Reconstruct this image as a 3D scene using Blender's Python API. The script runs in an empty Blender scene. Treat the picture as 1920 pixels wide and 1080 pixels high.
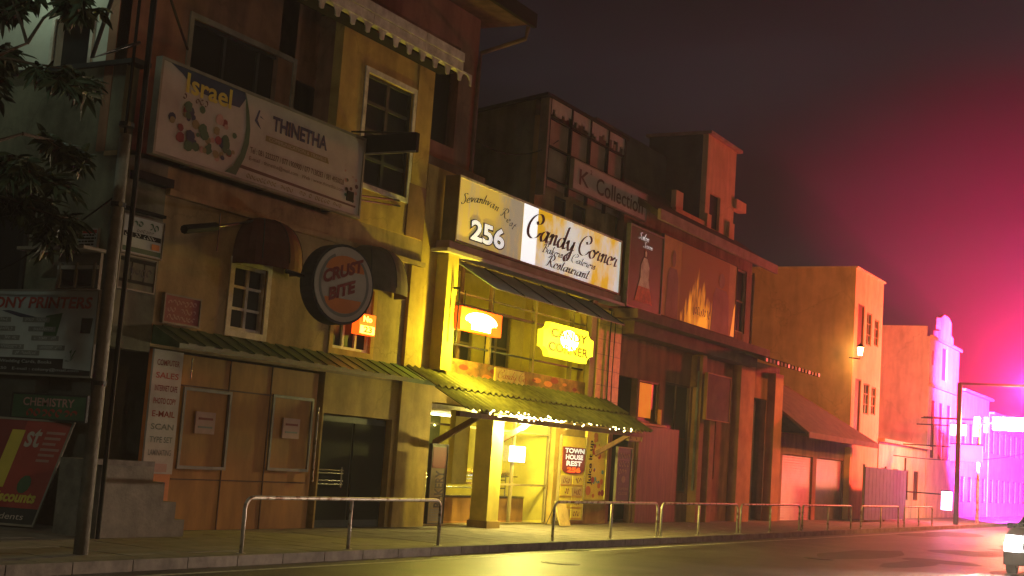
import bpy, bmesh, math, random
from mathutils import Vector, Matrix
random.seed(7)
S = bpy.context.scene
PI = math.pi

# ---------------------------------------------------------------- camera
# X runs along the street (to the right, away), Y across it towards the shops, Z up
CX, CY, CF, EYE = 960.0, 540.0, 2551.5, 1.65
vx = Vector((1440, 420, CF)).normalized()
vz = Vector((1470, -20540, CF)).normalized()
vy = Vector((-0.87078636, -0.00124635, 0.49166)).normalized()
def at(px, py, Y=16.4):                      # photograph pixel -> (X, Z) on the plane at depth Y
    d = Vector((px-CX, py-CY, CF)); t = Y/d.dot(vy)
    return d.dot(vx)*t, EYE + d.dot(vz)*t
def ats(px, py, X):                          # photograph pixel -> (Y, Z) on the plane at X
    d = Vector((px-CX, py-CY, CF)); t = X/d.dot(vx)
    return d.dot(vy)*t, EYE + d.dot(vz)*t
cam = bpy.data.cameras.new('camera'); co = bpy.data.objects.new('camera', cam)
S.collection.objects.link(co); S.camera = co
cam.sensor_width = 36; cam.lens = CF/1920*36; cam.clip_end = 2000; cam.clip_start = 0.1
M3 = Matrix(((vx[0], -vx[1], -vx[2]), (vy[0], -vy[1], -vy[2]), (vz[0], -vz[1], -vz[2])))
co.matrix_world = Matrix.Translation((0, 0, EYE)) @ M3.to_4x4()

# ---------------------------------------------------------------- world, sun, exposure
W = bpy.data.worlds.new('World'); S.world = W; W.use_nodes = True
nt = W.node_tree; bg = nt.nodes['Background']
sky = nt.nodes.new('ShaderNodeTexSky'); sky.sky_type = 'NISHITA'; sky.sun_disc = False
sky.sun_elevation = math.radians(38); sky.sun_rotation = math.radians(150)
mul = nt.nodes.new('ShaderNodeVectorMath'); mul.operation = 'SCALE'; mul.inputs['Scale'].default_value = 0.0004
tc = nt.nodes.new('ShaderNodeTexCoord'); mp = nt.nodes.new('ShaderNodeMapping'); mp.inputs['Scale'].default_value = (1, 1, 3.5)
nz = nt.nodes.new('ShaderNodeTexNoise'); nz.inputs['Scale'].default_value = 2.2; nz.inputs['Detail'].default_value = 5
cr = nt.nodes.new('ShaderNodeValToRGB')
cr.color_ramp.elements[0].position = .42; cr.color_ramp.elements[0].color = (.0018, .0021, .0030, 1)
cr.color_ramp.elements[1].position = .66; cr.color_ramp.elements[1].color = (.0100, .0112, .0145, 1)
add = nt.nodes.new('ShaderNodeVectorMath'); add.operation = 'ADD'
L = nt.links.new
L(tc.outputs['Generated'], mp.inputs[0]); L(mp.outputs[0], nz.inputs[0]); L(nz.outputs['Fac'], cr.inputs[0])
L(sky.outputs[0], mul.inputs[0]); L(mul.outputs[0], add.inputs[0]); L(cr.outputs[0], add.inputs[1]); L(add.outputs[0], bg.inputs[0])
bg.inputs[1].default_value = 1.0
sl = bpy.data.lights.new('sun', 'SUN'); sl.energy = 0.09; sl.angle = math.radians(18); sl.color = (1, .66, .36)
so = bpy.data.objects.new('sun', sl); S.collection.objects.link(so)
so.rotation_euler = Vector((-.45, .75, -.50)).to_track_quat('-Z', 'Y').to_euler()
S.view_settings.view_transform = 'Standard'; S.view_settings.look = 'None'
S.view_settings.gamma = 1; S.view_settings.exposure = 0; S.view_settings.use_curve_mapping = False
S.cycles.volume_bounces = 1; S.cycles.max_bounces = 6; S.cycles.use_denoising = True
S.cycles.sample_clamp_indirect = 4

# ---------------------------------------------------------------- materials
MT = {}
def mat(name, col, rough=.75, var=.25, scale=1.5, bump=.0, bscale=30, metal=0, emit=0, ecol=None, dirt=None, spec=.3, alpha=1, trans=0, stretch=(1, 1, 1), ramp=(.33, .68), streak=0):
    m = bpy.data.materials.new(name); m.use_nodes = True; n = m.node_tree; b = n.nodes['Principled BSDF']
    c = col if len(col) == 4 else (*col, 1)
    t = n.nodes.new('ShaderNodeTexCoord'); mpn = n.nodes.new('ShaderNodeMapping'); mpn.inputs['Scale'].default_value = stretch
    n.links.new(t.outputs['Object'], mpn.inputs[0])
    x = n.nodes.new('ShaderNodeTexNoise'); x.inputs['Scale'].default_value = scale; x.inputs['Detail'].default_value = 7; x.inputs['Roughness'].default_value = .62
    n.links.new(mpn.outputs[0], x.inputs[0])
    r = n.nodes.new('ShaderNodeValToRGB')
    d = dirt if dirt else tuple(k*(1-var) for k in c[:3])
    r.color_ramp.elements[0].position = ramp[0]; r.color_ramp.elements[0].color = (*d, 1)
    r.color_ramp.elements[1].position = ramp[1]; r.color_ramp.elements[1].color = (*[min(1, k*(1+var*.35)) for k in c[:3]], 1)
    n.links.new(x.outputs['Fac'], r.inputs[0]); out = r.outputs[0]
    if streak:                                # rain streaks and patched plaster
        m2 = n.nodes.new('ShaderNodeMapping'); m2.inputs['Scale'].default_value = (1.6, 1.6, .3); n.links.new(t.outputs['Object'], m2.inputs[0])
        x3 = n.nodes.new('ShaderNodeTexNoise'); x3.inputs['Scale'].default_value = 1.6; x3.inputs['Detail'].default_value = 6; n.links.new(m2.outputs[0], x3.inputs[0])
        r3 = n.nodes.new('ShaderNodeValToRGB'); r3.color_ramp.elements[0].position = .34; r3.color_ramp.elements[0].color = (1-streak,)*3+(1,); r3.color_ramp.elements[1].position = .60; n.links.new(x3.outputs['Fac'], r3.inputs[0])
        x4 = n.nodes.new('ShaderNodeTexVoronoi'); x4.feature = 'DISTANCE_TO_EDGE'; x4.inputs['Scale'].default_value = .28; n.links.new(t.outputs['Object'], x4.inputs[0])
        nd = n.nodes.new('ShaderNodeTexNoise'); nd.inputs['Scale'].default_value = 3; nd.inputs['Detail'].default_value = 8; n.links.new(t.outputs['Object'], nd.inputs[0])
        vm = n.nodes.new('ShaderNodeVectorMath'); vm.operation = 'MULTIPLY_ADD'; vm.inputs[1].default_value = (.5, .5, .5); n.links.new(nd.outputs['Color'], vm.inputs[0]); n.links.new(t.outputs['Object'], vm.inputs[2]); n.links.new(vm.outputs[0], x4.inputs[0])
        r4 = n.nodes.new('ShaderNodeValToRGB'); r4.color_ramp.elements[0].position = .0; r4.color_ramp.elements[0].color = (.78, .78, .78, 1); r4.color_ramp.elements[1].position = .006; n.links.new(x4.outputs['Distance'], r4.inputs[0])
        for q in (r3, r4):
            mx = n.nodes.new('ShaderNodeMix'); mx.data_type = 'RGBA'; mx.blend_type = 'MULTIPLY'; mx.inputs['Factor'].default_value = 1
            n.links.new(out, mx.inputs['A']); n.links.new(q.outputs[0], mx.inputs['B']); out = mx.outputs['Result']
    n.links.new(out, b.inputs['Base Color'])
    b.inputs['Roughness'].default_value = rough; b.inputs['Metallic'].default_value = metal
    b.inputs['Specular IOR Level'].default_value = spec
    b.inputs['Transmission Weight'].default_value = trans; b.inputs['Alpha'].default_value = alpha
    if emit:
        b.inputs['Emission Strength'].default_value = emit
        if ecol: b.inputs['Emission Color'].default_value = (*ecol, 1)
        else: n.links.new(r.outputs[0], b.inputs['Emission Color'])
    if bump:
        x2 = n.nodes.new('ShaderNodeTexNoise'); x2.inputs['Scale'].default_value = bscale; x2.inputs['Detail'].default_value = 6
        n.links.new(mpn.outputs[0], x2.inputs[0])
        bp = n.nodes.new('ShaderNodeBump'); bp.inputs['Strength'].default_value = bump; bp.inputs['Distance'].default_value = .02
        n.links.new(x2.outputs['Fac'], bp.inputs['Height']); n.links.new(bp.outputs[0], b.inputs['Normal'])
    MT[name] = m; return m
A = mat
A('asphalt', (.075, .066, .058), .45, .55, .8, .9, 60); A('asphalt_patch', (.055, .05, .045), .6, .4, 2, .9, 70); A('door_glass', (.012, .014, .012), .7, .2, 2, spec=.05); A('iron', (.04, .035, .03), .5, .3, 8, .5, 60, metal=.7); A('paving', (.20, .17, .14), .8, .35, 2.2, .4, 18); A('kerb_stone', (.17, .15, .13), .85, .5, 4, .3, 20)
A('earth', (.06, .055, .045), .9, .3, .5); A('lane_paint', (.5, .48, .42), .7, .6, 9)
A('cream', (.42, .30, .15), .85, .35, 1.1, .35, 12, dirt=(.22, .15, .07), streak=.35); A('ochre', (.55, .38, .11), .85, .25, 1.3, .3, 12, dirt=(.36, .23, .07), streak=.28)
A('rust_wall', (.30, .15, .09), .9, .3, 1.4, .3, 12, streak=.4); A('dark_wall', (.09, .085, .07), .9, .4, 1.2, .4, 10); A('greenish_wall', (.20, .20, .14), .9, .4, 1.1, .4, 10, dirt=(.09, .09, .06), streak=.4)
A('pale_wall', (.55, .56, .48), .85, .25, .9, .2, 10); A('white_paint', (.66, .62, .55), .6, .35, 3, .2, 30, dirt=(.34, .3, .25)); A('dark_frame', (.03, .03, .03), .5, .3, 3)
A('gable_wall', (.28, .15, .10), .9, .3, 1, .3, 12, streak=.35); A('glass_dark', (.012, .014, .014), .3, .2, 2, spec=.2); A('black', (.012, .012, .012), .8, .2, spec=.1)
A('roof_tile', (.11, .06, .04), .85, .5, 3, .5, 25); A('green_tin', (.07, .12, .05), .5, .4, 3, .2, 20); A('brown_board', (.42, .20, .05), .7, .3, 2.2, .1, 12, dirt=(.26, .12, .035), stretch=(1, 1, .3))
A('door_dark', (.05, .055, .045), .6, .3, 3); A('frame_grey', (.24, .21, .17), .5, .3, 3); A('chrome', (.8, .8, .8), .18, .1, metal=1); A('galv', (.40, .37, .32), .5, .5, 7, .3, 40, metal=.4, dirt=(.16, .08, .04), ramp=(.36, .5))
A('concrete', (.19, .175, .145), .9, .4, 3, .5, 20); A('black_metal', (.02, .02, .02), .35, .3, 4); A('yellow_paint', (.72, .60, .12), .7, .2, 2, .1, 15); A('yellow_tile', (.62, .45, .10), .45, .3, 5)
A('pink_trim', (.42, .26, .2), .8, .3, 2); A('tin_sheet', (.26, .29, .27), .45, .35, 1.2, .1, 20); A('lattice_panel', (.34, .25, .18), .7, .35, 1.6, .1)
A('orange_wall', (.80, .50, .26), .88, .18, 1.1, .25, 10, dirt=(.66, .40, .20), streak=.2); A('orange_wall_b', (.80, .56, .36), .88, .18, 1.3, .25, 10, dirt=(.68, .46, .28), streak=.2); A('brick_dark', (.16, .09, .07), .85, .4, 2, .4, 14)
A('roller', (.21, .16, .13), .5, .3, 3); A('wood_door', (.16, .07, .04), .6, .4, 3, .1, 14, stretch=(3, 3, .4)); A('lilac_board', (.09, .085, .12), .7, .3, 2)
A('bark', (.07, .055, .04), .95, .4, 8, .8, 30); A('leaf', (.04, .06, .03), .55, .5, 5, spec=.22)
A('sign_white', (.46, .41, .37), .6, .18, 1.4, dirt=(.36, .31, .27)); A('poster_yellow', (.8, .66, .06), .5, .2, 3); A('pier_orange', (.42, .21, .10), .85, .3, 1.5); A('sign_brown', (.10, .045, .03), .6, .3); A('sign_navy', (.03, .04, .09), .6, .3); A('sign_olive', (.26, .2, .09), .6, .3)
A('print_red', (.36, .05, .04), .6, .2); A('print_maroon', (.22, .03, .03), .6, .2); A('print_orange', (.62, .2, .05), .6, .2); A('print_green', (.05, .12, .06), .6, .3); A('print_grey', (.2, .2, .19), .6, .3)
A('print_yellow', (.6, .48, .07), .6, .2); A('print_pink', (.45, .25, .22), .6, .3); A('print_blue', (.05, .07, .16), .6, .3); A('print_teal', (.12, .4, .36), .6, .4, 6)
A('board_white', (.45, .47, .46), .6, .2, 1.4)
A('dome_canvas', (.10, .03, .02), .8, .3, 4); A('dome_brown', (.10, .085, .06), .8, .3, 4)
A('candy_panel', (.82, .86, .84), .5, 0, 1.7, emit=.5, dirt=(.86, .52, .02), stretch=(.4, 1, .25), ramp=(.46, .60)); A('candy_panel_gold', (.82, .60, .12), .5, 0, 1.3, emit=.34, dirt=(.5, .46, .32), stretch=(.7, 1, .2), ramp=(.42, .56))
A('candy_white', (.85, .88, .9), .5, .05, emit=1.0); A('candy_ink', (.03, .035, .05), .5, .1); A('num_white', (.85, .86, .84), .5, .05, emit=.7)
A('lit_red', (.9, .08, .01), .5, .1, emit=1.8, ecol=(1, .10, .005)); A('lit_amber', (1, .75, .12), .5, .0, emit=4.5, ecol=(1, .68, .08)); A('lit_yellow', (1, .85, .05), .5, .0, emit=2.2, ecol=(1, .80, .02)); A('lit_hot', (1, .95, .6), .5, 0, emit=14, ecol=(1, .86, .35))
A('ink_olive', (.2, .16, .02), .6, .1); A('screen_white', (.9, .95, 1), .5, 0, emit=5, ecol=(.85, .95, 1)); A('tube_white', (1, 1, .9), .5, 0, emit=25, ecol=(1, .9, .45))
A('mural', (.30, .14, .04), .7, .6, 3.5, dirt=(.10, .06, .03)); A('mural_plate', (.62, .45, .18), .7, .3, 5); A('canopy_tile', (.13, .12, .05), .8, .5, 4, .4, 30)
A('shop_green', (.09, .10, .04), .7, .3, 1.4); A('food', (.7, .35, .06), .6, .6, 25, .5, 40, dirt=(.3, .3, .05)); A('glass_clear', (.02, .025, .02), .04, 0, alpha=.14, spec=.6)
A('poster_dark', (.07, .10, .06), .5, .3); A('gown', (.8, .78, .6), .6, .4, 4, dirt=(.5, .46, .32)); A('gown_red', (.7, .16, .05), .6, .5, 4); A('banner_brown', (.50, .22, .06), .7, .25, 1.2, emit=.05); A('banner_grey', (.30, .17, .11), .7, .3, 1.4); A('banner_flame_glow', (.95, .38, .04), .6, .5, 2.2, dirt=(.75, .2, .02), stretch=(1, 1, .3), emit=.7)  # brown and flame banner colours carry the banner's lamp glow as emission
A('curtain_orange', (.95, .42, .08), .8, .2, 3, emit=.55, ecol=(1, .25, .02)); A('lamp_glow', (1, .8, .4), .5, 0, emit=30, ecol=(1, .6, .2)); A('lamp_yellow', (1, .9, .6), .5, 0, emit=60, ecol=(1, .75, .3)); A('sign_glow', (1, .8, 1), .5, 0, emit=9, ecol=(1, .55, .95)); A('sign_magenta', (1, .2, .8), .5, 0, emit=4, ecol=(1, .08, .6)); A('added_redglow', (1, .1, .1), .5, 0, emit=5, ecol=(1, .05, .08))
A('car_paint', (.25, .25, .28), .25, .1, spec=.6); A('rubber', (.02, .02, .02), .8, .2); A('skin', (.18, .10, .07), .6, .1); A('hair', (.01, .01, .01), .6, .2); A('shirt', (.035, .03, .045), .85, .3); A('trousers', (.02, .02, .03), .85, .3)
A('headlamp', (1, 1, .95), .4, 0, emit=500, ecol=(1, .93, .85)); A('indicator', (.9, .3, .02), .4, 0); A('plate_yellow', (.6, .5, .1), .5, .1)

m = A('flame_print_glow', (.95, .40, .04), emit=.8); n = m.node_tree; b = n.nodes['Principled BSDF']     # flame print with lamp glow painted in: orange low down, breaking up into brown
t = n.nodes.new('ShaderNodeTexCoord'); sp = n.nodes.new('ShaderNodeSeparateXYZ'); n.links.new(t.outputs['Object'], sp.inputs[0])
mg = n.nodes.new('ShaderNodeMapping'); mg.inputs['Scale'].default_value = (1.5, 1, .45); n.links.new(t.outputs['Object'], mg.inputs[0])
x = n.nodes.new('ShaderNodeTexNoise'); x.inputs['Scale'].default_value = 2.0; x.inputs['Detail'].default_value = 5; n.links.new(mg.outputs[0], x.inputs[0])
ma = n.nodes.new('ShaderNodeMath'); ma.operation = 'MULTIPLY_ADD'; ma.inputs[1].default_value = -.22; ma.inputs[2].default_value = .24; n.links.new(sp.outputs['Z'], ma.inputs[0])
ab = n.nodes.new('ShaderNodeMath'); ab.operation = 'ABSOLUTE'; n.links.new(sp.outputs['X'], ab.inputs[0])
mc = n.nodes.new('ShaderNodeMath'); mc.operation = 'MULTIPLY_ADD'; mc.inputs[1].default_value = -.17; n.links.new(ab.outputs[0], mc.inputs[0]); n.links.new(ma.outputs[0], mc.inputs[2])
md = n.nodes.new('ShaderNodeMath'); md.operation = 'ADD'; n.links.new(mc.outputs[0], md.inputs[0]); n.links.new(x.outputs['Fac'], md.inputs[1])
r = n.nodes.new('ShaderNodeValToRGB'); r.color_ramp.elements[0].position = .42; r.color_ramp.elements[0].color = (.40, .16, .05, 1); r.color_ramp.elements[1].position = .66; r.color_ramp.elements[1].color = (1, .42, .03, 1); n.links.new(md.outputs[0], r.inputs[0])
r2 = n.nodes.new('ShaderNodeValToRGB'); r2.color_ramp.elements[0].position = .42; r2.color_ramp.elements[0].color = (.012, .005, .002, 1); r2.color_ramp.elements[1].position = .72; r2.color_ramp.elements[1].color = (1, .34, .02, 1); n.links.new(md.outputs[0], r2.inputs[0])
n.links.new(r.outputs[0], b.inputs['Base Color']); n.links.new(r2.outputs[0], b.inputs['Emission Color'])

# ---------------------------------------------------------------- builders
def tag(o, label=None, cat=None, group=None, kind=None):
    if label: o['label'] = label
    if cat: o['category'] = cat
    if group: o['group'] = group
    if kind: o['kind'] = kind
    return o
def thing(name, loc, label, cat, group=None, rz=0):
    o = bpy.data.objects.new(name, None); S.collection.objects.link(o); o.location = loc; o.rotation_euler = (0, 0, rz)
    o.empty_display_size = .2
    return tag(o, label, cat, group)
def origin(o):
    v = Vector((0, 0, 0))
    while o is not None: v += o.location; o = o.parent
    return v
class MB:
    def __init__(s): s.v = []; s.f = []; s.m = []; s.ms = []
    def mi(s, m):
        if m not in s.ms: s.ms.append(m)
        return s.ms.index(m)
    def face(s, pts, m):
        k = len(s.v); s.v += [tuple(p) for p in pts]; s.f.append(tuple(range(k, k+len(pts)))); s.m.append(s.mi(m)); return s
    def hexa(s, p, m):                       # p: 4 bottom, 4 top
        k = len(s.v); s.v += [tuple(q) for q in p]
        for f in ((3, 2, 1, 0), (4, 5, 6, 7), (0, 1, 5, 4), (1, 2, 6, 5), (2, 3, 7, 6), (3, 0, 4, 7)):
            s.f.append(tuple(k+i for i in f)); s.m.append(s.mi(m))
        return s
    def box(s, x0, x1, y0, y1, z0, z1, m):
        return s.hexa([(x0, y0, z0), (x1, y0, z0), (x1, y1, z0), (x0, y1, z0), (x0, y0, z1), (x1, y0, z1), (x1, y1, z1), (x0, y1, z1)], m)
    def prism(s, pts, d, m):                 # polygon pts extruded by vector d
        n = len(pts); k = len(s.v); d = Vector(d); i = s.mi(m)
        s.v += [tuple(p) for p in pts] + [tuple(Vector(p)+d) for p in pts]
        s.f.append(tuple(range(k, k+n))); s.f.append(tuple(range(k+2*n-1, k+n-1, -1))); s.m += [i, i]
        for j in range(n): s.f.append((k+j, k+(j+1) % n, k+n+(j+1) % n, k+n+j)); s.m.append(i)
        return s
    def tube(s, pts, r, m, n=8, cap=True):
        pts = [Vector(p) for p in pts]; rs = r if isinstance(r, (list, tuple)) else [r]*len(pts); i = s.mi(m); rings = []
        prev = None
        for j, p in enumerate(pts):
            t = (pts[min(j+1, len(pts)-1)]-pts[max(j-1, 0)]).normalized()
            a = prev if prev else (Vector((0, 0, 1)) if abs(t.z) < .9 else Vector((1, 0, 0)))
            u = (a - t*a.dot(t)).normalized(); w = t.cross(u); prev = u
            k = len(s.v); rings.append(k)
            for q in range(n):
                c = 2*PI*q/n; s.v.append(tuple(p + (u*math.cos(c)+w*math.sin(c))*rs[j]))
        for a, b in zip(rings, rings[1:]):
            for q in range(n): s.f.append((a+q, a+(q+1) % n, b+(q+1) % n, b+q)); s.m.append(i)
        if cap:
            s.f.append(tuple(rings[0]+q for q in range(n))[::-1]); s.f.append(tuple(rings[-1]+q for q in range(n))); s.m += [i, i]
        return s
    def wall(s, x0, x1, z0, z1, y0, y1, holes, m):   # slab facing -Y with rectangular openings
        xs = sorted({x0, x1, *[min(max(h[i], x0), x1) for h in holes for i in (0, 1)]}); zs = sorted({z0, z1, *[min(max(h[i], z0), z1) for h in holes for i in (2, 3)]})
        for a, b in zip(xs, xs[1:]):
            for c, d in zip(zs, zs[1:]):
                if any(h[0]-1e-6 <= a and b <= h[1]+1e-6 and h[2]-1e-6 <= c and d <= h[3]+1e-6 for h in holes): continue
                s.box(a, b, y0, y1, c, d, m)
        return s
    def build(s, name, parent=None, smooth=False, bevel=0):
        me = bpy.data.meshes.new(name); o0 = origin(parent) if parent else Vector((0, 0, 0))
        me.from_pydata([tuple(Vector(p)-o0) for p in s.v], [], s.f)
        for m in s.ms: me.materials.append(MT[m])
        for p, i in zip(me.polygons, s.m): p.material_index = i; p.use_smooth = smooth
        bm = bmesh.new(); bm.from_mesh(me); bmesh.ops.recalc_face_normals(bm, faces=bm.faces)
        bm.to_mesh(me); bm.free(); me.update()
        o = bpy.data.objects.new(name, me); S.collection.objects.link(o); o.parent = parent
        if bevel:
            b = o.modifiers.new('bevel', 'BEVEL'); b.width = bevel; b.segments = 2; b.limit_method = 'ANGLE'
        return o
def text(mb, s, O, U, V, w, h, m, bold=.0, shear=0, ext=.006):
    """lettering fitted to a w x h box at O, along unit vectors U (right) and V (up)"""
    c = bpy.data.curves.new('t', 'FONT'); c.body = s; c.offset = bold; c.shear = shear; c.resolution_u = 3
    o = bpy.data.objects.new('t', c); S.collection.objects.link(o)
    me = bpy.data.meshes.new_from_object(o); bpy.data.objects.remove(o); bpy.data.curves.remove(c)
    if not me.vertices: return
    xs = [v.co.x for v in me.vertices]; ys = [v.co.y for v in me.vertices]
    x0, x1, y0, y1 = min(xs), max(xs), min(ys), max(ys); O, U, V = Vector(O), Vector(U), Vector(V)
    N = U.cross(V).normalized()
    k = len(mb.v); i = mb.mi(m)
    for v in me.vertices: mb.v.append(tuple(O + U*((v.co.x-x0)/(x1-x0)*w) + V*((v.co.y-y0)/max(y1-y0, 1e-6)*h) + N*ext))
    for p in me.polygons: mb.f.append(tuple(k+q for q in p.vertices)); mb.m.append(i)
    bpy.data.meshes.remove(me)
FU, FV = Vector((1, 0, 0)), Vector((0, 0, 1))           # facade: right, up
SU = Vector((0, -1, 0))                                 # side wall facing -X: right
def ftext(mb, s, x0, x1, z0, z1, y, m, **k): text(mb, s, (x0, y, z0), FU, FV, x1-x0, z1-z0, m, **k)
SC = {'C': ([[(1.0,1.55),(1.15,1.3),(1.5,1.45),(1.6,1.85),(1.3,2.2),(.85,2.15),(.4,1.7),(.15,1.0),(.3,.3),(.8,0),(1.35,.2),(1.7,.7)]],1.75),
 'a': ([[(.85,.8),(.6,1),(.25,.8),(.1,.4),(.3,.02),(.6,.2),(.85,.8)],[(.9,1),(.82,.4),(.9,.05),(1.15,.25)]],1.15),
 'n': ([[(0,.6),(.2,.98),(.27,.7),(.2,0)],[(.22,.5),(.5,.95),(.72,.9),(.7,.4),(.76,.05),(1,.25)]],1.0),
 'd': ([[(.85,.8),(.6,1),(.25,.8),(.1,.4),(.3,.02),(.6,.2),(.85,.8)],[(1,2.1),(.87,1),(.82,.3),(.92,.03),(1.15,.25)]],1.15),
 'y': ([[(0,.6),(.2,.98),(.22,.5),(.4,.08),(.65,.2),(.85,.7)],[(.93,1),(.85,.2),(.68,-.7),(.35,-.95),(.15,-.6),(.6,-.1),(1.1,.3)]],1.1),
 'o': ([[(.5,1),(.15,.75),(.1,.3),(.4,0),(.75,.2),(.82,.65),(.5,1),(.65,.8),(1,.85)]],.98),
 'r': ([[(0,.6),(.2,1.05),(.3,.85),(.58,.9),(.5,.4),(.57,.05),(.85,.25)]],.85),
 'e': ([[(.1,.4),(.6,.55),(.65,.85),(.4,1),(.12,.6),(.15,.15),(.45,0),(.85,.25)]],.85),
 's': ([[(0,.2),(.35,1.05),(.52,.4),(.35,.02),(.08,.12)],[(.35,.03),(.65,.2)]],.65),
 't': ([[(.38,1.7),(.24,.5),(.3,.03),(.6,.25)],[(.05,1.1),(.6,1.18)]],.6),
 'u': ([[(0,.6),(.18,.98),(.18,.4),(.32,.03),(.6,.2),(.8,.95)],[(.82,1),(.76,.3),(.85,.03),(1.05,.25)]],1.05),
 'R': ([[(.6,2.1),(.45,1),(.25,.1),(0,.1)],[(0,1.5),(.5,2.2),(1.15,2.1),(1.2,1.5),(.8,1.1),(.5,1.1)],[(.6,1.1),(.95,.4),(1.3,0),(1.6,.3)]],1.55),
 'B': ([[(.6,2.1),(.45,1),(.25,.1),(0,.1)],[(0,1.5),(.5,2.2),(1.1,2.1),(1.1,1.5),(.7,1.15),(1.15,.9),(1.05,.2),(.5,0),(.3,.2)]],1.35),
 'k': ([[(.3,2),(.2,1),(.1,0)],[(.15,.5),(.55,.95),(.6,.7),(.3,.5),(.55,.1),(.9,.25)]],.9),
 'l': ([[(0,.3),(.45,1.8),(.3,2),(.15,1),(.2,.05),(.5,.25)]],.5),
 '&': ([[(.9,.5),(.5,0),(.15,.3),(.6,1.1),(.4,1.5),(.2,1.2),(.8,.1)]],1.2),
 'v': ([[(0,.8),(.2,.98),(.35,.1),(.7,.9),(.95,.9)]],.88), 'h': ([[(.25,2),(.15,1),(.1,0)],[(.12,.5),(.45,.95),(.62,.8),(.6,.1),(.85,.25)]],.85),
 'S': ([[(1.1,1.8),(.8,2.1),(.35,1.8),(.8,1.1),(.75,.3),(.3,0),(0,.35)]],1.15), 'i': ([[(.1,.9),(.08,.3),(.2,.02),(.45,.25)],[(.14,1.35),(.18,1.45)]],.45), ' ': ([],.7)}
def script(mb, s, x, z, size, y, m, nib=.16, shear=.35, curve=None, sx=1):
    """broad-nib handwriting, drawn letter by letter along the line (or along curve(x) -> z, slope)"""
    cx = 0; i = mb.mi(m); u = size
    for ch in s:
        st, adv = SC.get(ch, ([], .6))
        for line in st:
            pts = [Vector((a, b)) for a, b in line]; out = []
            for j in range(len(pts)-1):
                p0, p1, p2, p3 = pts[max(j-1, 0)], pts[j], pts[j+1], pts[min(j+2, len(pts)-1)]
                for q in range(5):
                    t = q/5; out.append(.5*((2*p1)+(p2-p0)*t+(2*p0-5*p1+4*p2-p3)*t*t+(3*p1-p0-3*p2+p3)*t**3))
            out.append(pts[-1]); prev = None
            for p in out:
                lx = (cx + p.x + shear*p.y)*u*sx; lz = p.y*u
                if curve:
                    base = cx*u*sx; bz, sl = curve(base); c, d = math.cos(sl), math.sin(sl)
                    ox = (p.x+shear*p.y)*u*sx; px, pz = x+base+ox*c-lz*d, z+bz+ox*d+lz*c
                else: px, pz = x+lx, z+lz
                n = (nib*u*sx*.9, nib*u*.28)
                a = (px-n[0]/2, y, pz-n[1]/2); b = (px+n[0]/2, y, pz+n[1]/2)
                k = len(mb.v); mb.v += [a, b, (a[0], y, a[2]-.012*size/.2), (b[0], y, b[2]-.012*size/.2)]
                if prev is not None:
                    mb.f.append((prev, prev+1, k+1, k)); mb.m.append(i)
                prev = k
        cx += adv
    return cx*u*sx
def lamp(name, kind, loc, energy, col, parent=None, radius=.08, **k):
    l = bpy.data.lights.new(name, kind); l.energy = energy; l.color = col
    if kind == 'AREA': l.size = k.get('size', .5); l.shape = 'RECTANGLE'; l.size_y = k.get('size_y', .1)
    else: l.shadow_soft_size = radius
    if kind == 'SPOT': l.spot_size = k.get('cone', 1.2); l.spot_blend = .6
    o = bpy.data.objects.new(name, l); S.collection.objects.link(o)
    o0 = origin(parent) if parent else Vector((0, 0, 0)); o.location = Vector(loc)-o0; o.parent = parent
    if 'aim' in k: o.rotation_euler = Vector(k['aim']).to_track_quat('-Z', 'Y').to_euler()
    return o
def window(root, x0, x1, z0, z1, y, nx=2, nz=2, fm='white_paint', pm='glass_dark', fw=.06, bw=.035, label=None, trim=0):
    m = MB()
    m.box(x0, x0+fw, y-.03, y+.08, z0, z1, fm).box(x1-fw, x1, y-.03, y+.08, z0, z1, fm).box(x0+fw, x1-fw, y-.03, y+.08, z1-fw, z1, fm).box(x0+fw, x1-fw, y-.03, y+.08, z0, z0+fw, fm)
    for i in range(1, nx): c = x0+(x1-x0)*i/nx; m.box(c-bw, c+bw, y-.015, y+.06, z0+fw, z1-fw, fm)
    xs = [x0+(x1-x0)*i/nx for i in range(nx+1)]
    for i in range(1, nz):
        c = z0+(z1-z0)*i/nz
        for a, b in zip(xs, xs[1:]): m.box(a+(fw if a == xs[0] else bw), b-(fw if b == xs[-1] else bw), y-.01, y+.05, c-bw*.7, c+bw*.7, fm)
    w = m.build('window', root)
    MB().box(x0+fw*.5, x1-fw*.5, y+.03, y+.045, z0+fw*.5, z1-fw*.5, pm).build('pane', w)
    return w
def panel_sign(name, x0, x1, z0, z1, y, d, face, edge, label, cat='sign', group=None, fw=.05):
    t = thing(name, ((x0+x1)/2, y+d, z0), label, cat, group)
    MB().box(x0, x1, y, y+d, z0, z1, face).build('panel', t)
    m = MB()
    m.box(x0-fw, x0, y-.02, y+d, z0-fw, z1+fw, edge).box(x1, x1+fw, y-.02, y+d, z0-fw, z1+fw, edge).box(x0, x1, y-.02, y+d, z1, z1+fw, edge).box(x0, x1, y-.02, y+d, z0-fw, z0, edge)
    m.build('frame', t)
    return t
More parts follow.
